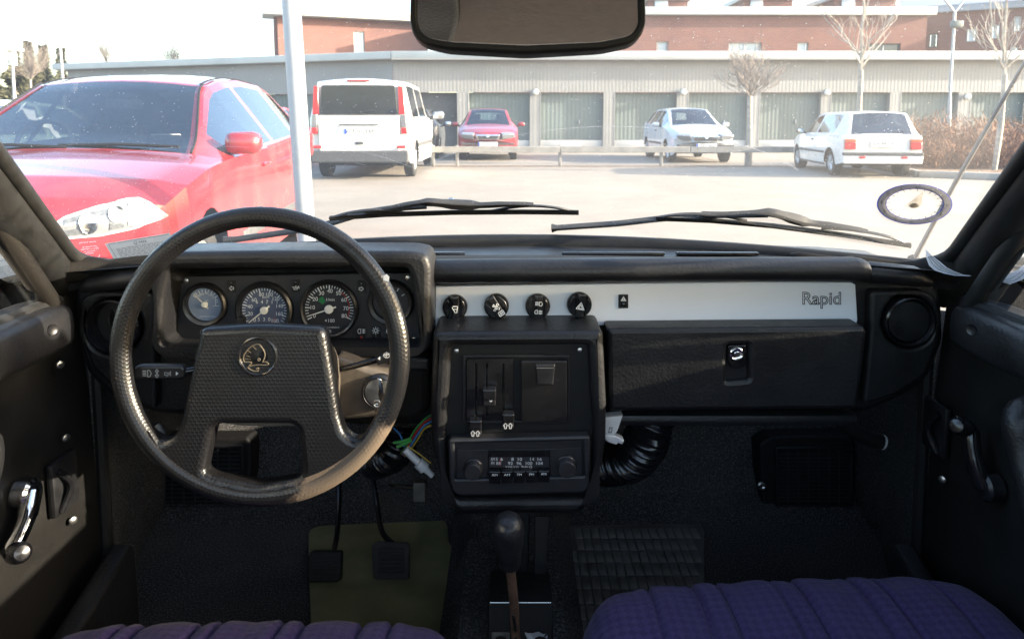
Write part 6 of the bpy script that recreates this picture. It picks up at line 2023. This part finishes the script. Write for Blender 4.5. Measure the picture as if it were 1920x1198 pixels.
# -- the white van, seen from behind
VAN = [(2.37, .36, .60, .66, .70, .74, .60), (2.30, .28, .80, .88, .84, .86, .72), (2.0, .25, 1.0, 1.08, .90, .90, .78), (1.55, .25, 1.10, 1.17, .93, .94, .82), (0.70, .25, 1.12, 1.80, .935, .95, .74), (0.3, .25, 1.12, 1.88, .935, .95, .78),
       (-1.5, .27, 1.12, 1.90, .935, .95, .80), (-2.25, .30, 1.12, 1.885, .93, .945, .79), (-2.36, .32, 1.12, 1.85, .92, .935, .775), (-2.40, .42, 1.10, 1.78, .89, .90, .74)]
van_l = ground(676, 337)
van = car('parked_van', 'white van with dark tailgate glass parked facing away', 'van', VAN, (-2.86, 15.35, 0), R(0.5), white, (1.52, 0.72), None, [(1.15, 0.35), (0.2, -0.9), (-1.0, -2.0)], (1.62, -1.55), 0.335, 0.40, (0.2, 0.05), 'glass', .06, 'parked cars', True, 0.01)
mirrors(van, 1.05, 1.22, 0.96, m_plain('grey mirror housing', (.16, .17, .18), .5), 1.35)
yb = -2.425
lens(van, 'rear_glass', 'glass_dark', rpoly([(-.72, 1.22), (.72, 1.22), (.68, 1.755), (-.68, 1.755)], .05), yb - .005, .03, -1, .006, 0)
lens(van, 'tailgate', white, rpoly([(-.74, .50), (.74, .50), (.76, 1.20), (-.76, 1.20)], .05), yb, .03, -1, .010)
lens(van, 'plate_recess', white, rpoly([(-.42, .80), (.42, .80), (.36, 1.02), (-.36, 1.02)], .03), yb - .012, .02, -1, .006)
sbox(van, 'tailgate_grip', 'car_trim', (0.0, yb - .02, 1.03), (.74, .03, .022), .008)
number_plate(van, 0, yb - .028, .91, -1, 'WAW LE68', .54)
sbox(van, 'tailgate_latch', 'car_trim', (0.0, yb - .012, .69), (.15, .02, .055), .02)
lens(van, 'rear_bumper', 'car_trim', rpoly([(-.90, .32), (.90, .32), (.92, .48), (.90, .55), (-.90, .55), (-.92, .48)], .04), yb - .03, .20, -1, .03)
for sx in (-1, 1):
    lens(van, 'tail_light', 'lens_red', [(sx * .74, 1.22), (sx * .86, 1.22), (sx * .82, 1.74), (sx * .73, 1.74)][::sx], yb - .006, .06, -1, .012)
    lens(van, 'reversing_light', 'lens_clear', [(sx * .77, .98), (sx * .885, .98), (sx * .87, 1.21), (sx * .775, 1.21)][::sx], yb - .004, .06, -1, .012)
    lens(van, 'tail_light', 'lens_red', [(sx * .78, .86), (sx * .89, .86), (sx * .885, .975), (sx * .775, .975)][::sx], yb - .004, .06, -1, .012)
    sbox(van, 'reflector', 'lens_red', (sx * .78, yb - .035, .62), (.16, .03, .06), .01)
    sbox(van, 'side_moulding', 'car_trim', (sx * .955, -.1, .62), (.03, 2.4, .09), .012)
sbox(van, 'high_brake_light', 'lens_red', (0, yb + .03, 1.84), (.42, .05, .028), .01)
MB().tube([(-.05, yb - .03, 1.235), (.22, yb - .035, 1.27), (.32, yb - .03, 1.275)], .012, 6).build('rear_wiper', MAT['rubber'], van, 40, local=True)
sbox(van, 'exhaust', 'tyre', (.62, -2.2, .30), (.09, .3, .09), .03)

# -- small hatchbacks by the garages, noses towards us
FAB = [(1.98, .34, .50, .56, .56, .62, .46), (1.94, .26, .62, .69, .70, .74, .56), (1.82, .20, .70, .78, .76, .78, .64), (1.55, .19, .78, .87, .79, .81, .68), (1.2, .19, .86, .94, .80, .82, .69), (0.95, .19, .90, .985, .81, .825, .68),
       (0.28, .19, .92, 1.37, .81, .825, .545), (0.15, .19, .925, 1.42, .81, .825, .54), (-.4, .19, .94, 1.45, .81, .825, .54), (-1.2, .19, .97, 1.43, .81, .82, .53), (-1.72, .22, .98, 1.37, .80, .81, .51), (-1.86, .28, .98, 1.06, .79, .79, .56), (-1.98, .36, .80, .86, .72, .72, .5)]
def fabia(label, loc, yaw, paint, plate_txt):
    t = car('parked_car', label, 'car', FAB, loc, yaw, paint, (0.94, 0.17), (-1.74, -1.85), [(0.70, -.20), (-.28, -1.0), (-1.07, -1.55)], (1.22, -1.24), .285, .335, (.26, .10))
    mirrors(t, .52, .98, .83, paint, .95)
    g = lens(t, 'grille_surround', 'chrome', rpoly([(-.29, .565), (.29, .565), (.33, .70), (-.33, .70)], .03), 1.995, .10, 1, .015, -14, 0, 0, .63)
    lens(g, 'grille', 'car_trim', rpoly([(-.25, .59), (.25, .59), (.285, .678), (-.285, .678)], .02), 2.003, .05, 1, .006, -14, 0, 0, .63)
    MB().lathe([(.045, 0), (.04, .012), (0, .016)], (0, 2.0, .675), (0, 1, .2), 18).build('emblem', MAT['chrome'], g, 40, local=True)
    for sx in (-1, 1):
        lens(t, 'headlight', 'lens_clear', [(sx * x, z) for x, z in ((.37, .575), (.66, .60), (.735, .66), (.72, .725), (.39, .715))][::sx], 1.955, .20, 1, .02, -16, -sx * 14, sx * .55, .65)
        lens(t, 'fog_lamp', 'lens_clear', [(sx * x, z) for x, z in ((.48, .33), (.62, .33), (.62, .40), (.48, .40))][::sx], 1.99, .1, 1, .012, 0, -sx * 14, sx * .55, .36)
        sbox(t, 'side_moulding', 'car_trim', (sx * .832, -.1, .48), (.03, 1.6, .07), .012)
        sbox(t, 'door_handle', 'car_trim', (sx * .84, .0, .82), (.03, .17, .03), .01)
    lens(t, 'bumper_strip', 'car_trim', rpoly([(-.70, .44), (.70, .44), (.70, .485), (-.70, .485)], .01), 2.02, .18, 1, .012)
    lens(t, 'lower_grille', 'car_trim', rpoly([(-.42, .27), (.42, .27), (.38, .37), (-.38, .37)], .02), 2.0, .08, 1, .012)
    number_plate(t, 0, 2.03, .46, 1, plate_txt)
    return t
fabia('dark red hatchback facing us behind the guard rail', (-0.70, 20.6, 0), R(180) + R(1.5), dkred, 'SJE 263')
fabia('silvery white hatchback parked at an angle by the garage doors', (4.86, 19.5, 0), R(180) + R(1), silver, 'TPL 507')

# -- the boxy white hatchback seen from behind
HAT = [(1.72, .34, .58, .63, .60, .66, .56), (1.66, .26, .68, .75, .74, .77, .64), (1.1, .22, .83, .88, .79, .81, .70), (.80, .22, .86, .93, .80, .82, .68), (.16, .22, .88, 1.36, .80, .82, .59), (-.3, .22, .89, 1.41, .80, .82, .59), (-1.1, .23, .90, 1.41, .80, .815, .585),
       (-1.62, .26, .90, 1.39, .79, .81, .58), (-1.69, .27, .90, 1.36, .79, .81, .58), (-1.90, .30, .885, .92, .785, .80, .69), (-1.93, .30, .86, .89, .785, .80, .70), (-1.98, .34, .82, .85, .77, .785, .70)]
hat = car('parked_car', 'white boxy three-door hatchback parked facing away beside the hedge', 'car', HAT, (7.42, 15.15, 0), R(-5.5), white, (.79, .17), (-1.68, -1.895), [(.60, -.30), (-.38, -1.42)], (1.12, -1.24), .28, .335, (.16, .03), 'glass', .035, 'parked cars', True, .02)
hat.scale = (.92, .92, .92)
hat.location.x = 7.30
mirrors(hat, .50, .95, .82, m_plain('black mirror housing', (.03, .03, .03), .4), .85)
yb = -1.995
for sx in (-1, 1):
    o = lens(hat, 'tail_light', 'lens_red', [(sx * x, z) for x, z in ((.545, .60), (.765, .60), (.765, .75), (.545, .75))][::sx], yb - .006, .05, -1, .010)
    lens(o, 'indicator', 'lens_amber', [(sx * x, z) for x, z in ((.545, .753), (.765, .753), (.765, .81), (.545, .81))][::sx], yb - .005, .05, -1, .010)
    sbox(hat, 'fog_light', 'lens_red', (sx * .42, yb - .035, .435), (.13, .03, .05), .01)
    sbox(hat, 'side_moulding', 'car_trim', (sx * .826, -.05, .50), (.03, 1.75, .05), .01)
    sbox(hat, 'sill_strip', 'car_trim', (sx * .80, -.02, .235), (.03, 1.7, .05), .01)
    sbox(hat, 'door_handle', 'car_trim', (sx * .836, -.12, .76), (.02, .13, .035), .008)
lens(hat, 'bumper_strip', 'car_trim', rpoly([(-.80, .47), (.80, .47), (.80, .535), (-.80, .535)], .02), yb - .035, .16, -1, .015)
lens(hat, 'rear_bumper', white, rpoly([(-.79, .30), (.79, .30), (.80, .47), (-.80, .47)], .03), yb - .028, .14, -1, .02)
number_plate(hat, 0, yb - .012, .71, -1, 'DOM 130', .50, 0, False)
MB().tube([(.05, -1.90, .915), (.10, -1.87, .955), (.45, -1.865, .965)], .010, 6).build('rear_wiper', MAT['rubber'], hat, 40, local=True)

# -- cars half hidden behind the others
car('parked_car', 'black car mostly hidden behind the white van', 'car', FAB, (-2.95, 21.3, 0), R(2), black, (0.94, 0.17), (-1.74, -1.85), [(0.70, -.20), (-.28, -1.0), (-1.07, -1.55)], (1.22, -1.24), .285, .335, (.26, .10))
mirrors(bpy.data.objects['parked_car.004'], .52, .98, .84, silver, 1.0)
x_ = car('parked_car', 'maroon car glimpsed between the pole and the white van', 'car', FAB, (-6.1, 17.4, 0), R(2), dkred, (0.94, 0.17), (-1.74, -1.85), [(0.70, -.20), (-.28, -1.0), (-1.07, -1.55)], (1.22, -1.24), .285, .335, (.26, .10))
for sx in (-1, 1): sbox(x_, 'tail_light', 'lens_red', (sx * .70, -1.96, .80), (.16, .12, .16), .03)
x_ = car('parked_car', 'pale green hatchback seen through the red car windows', 'car', HAT, (-7.2, 10.3, 0), R(-14), pale, (.79, .17), (-1.68, -1.895), [(.60, -.30), (-.38, -1.42)], (1.12, -1.24), .28, .335, (.16, .03))
for sx in (-1, 1): sbox(x_, 'tail_light', 'lens_red', (sx * .72, -1.98, .86), (.13, .10, .32), .03)
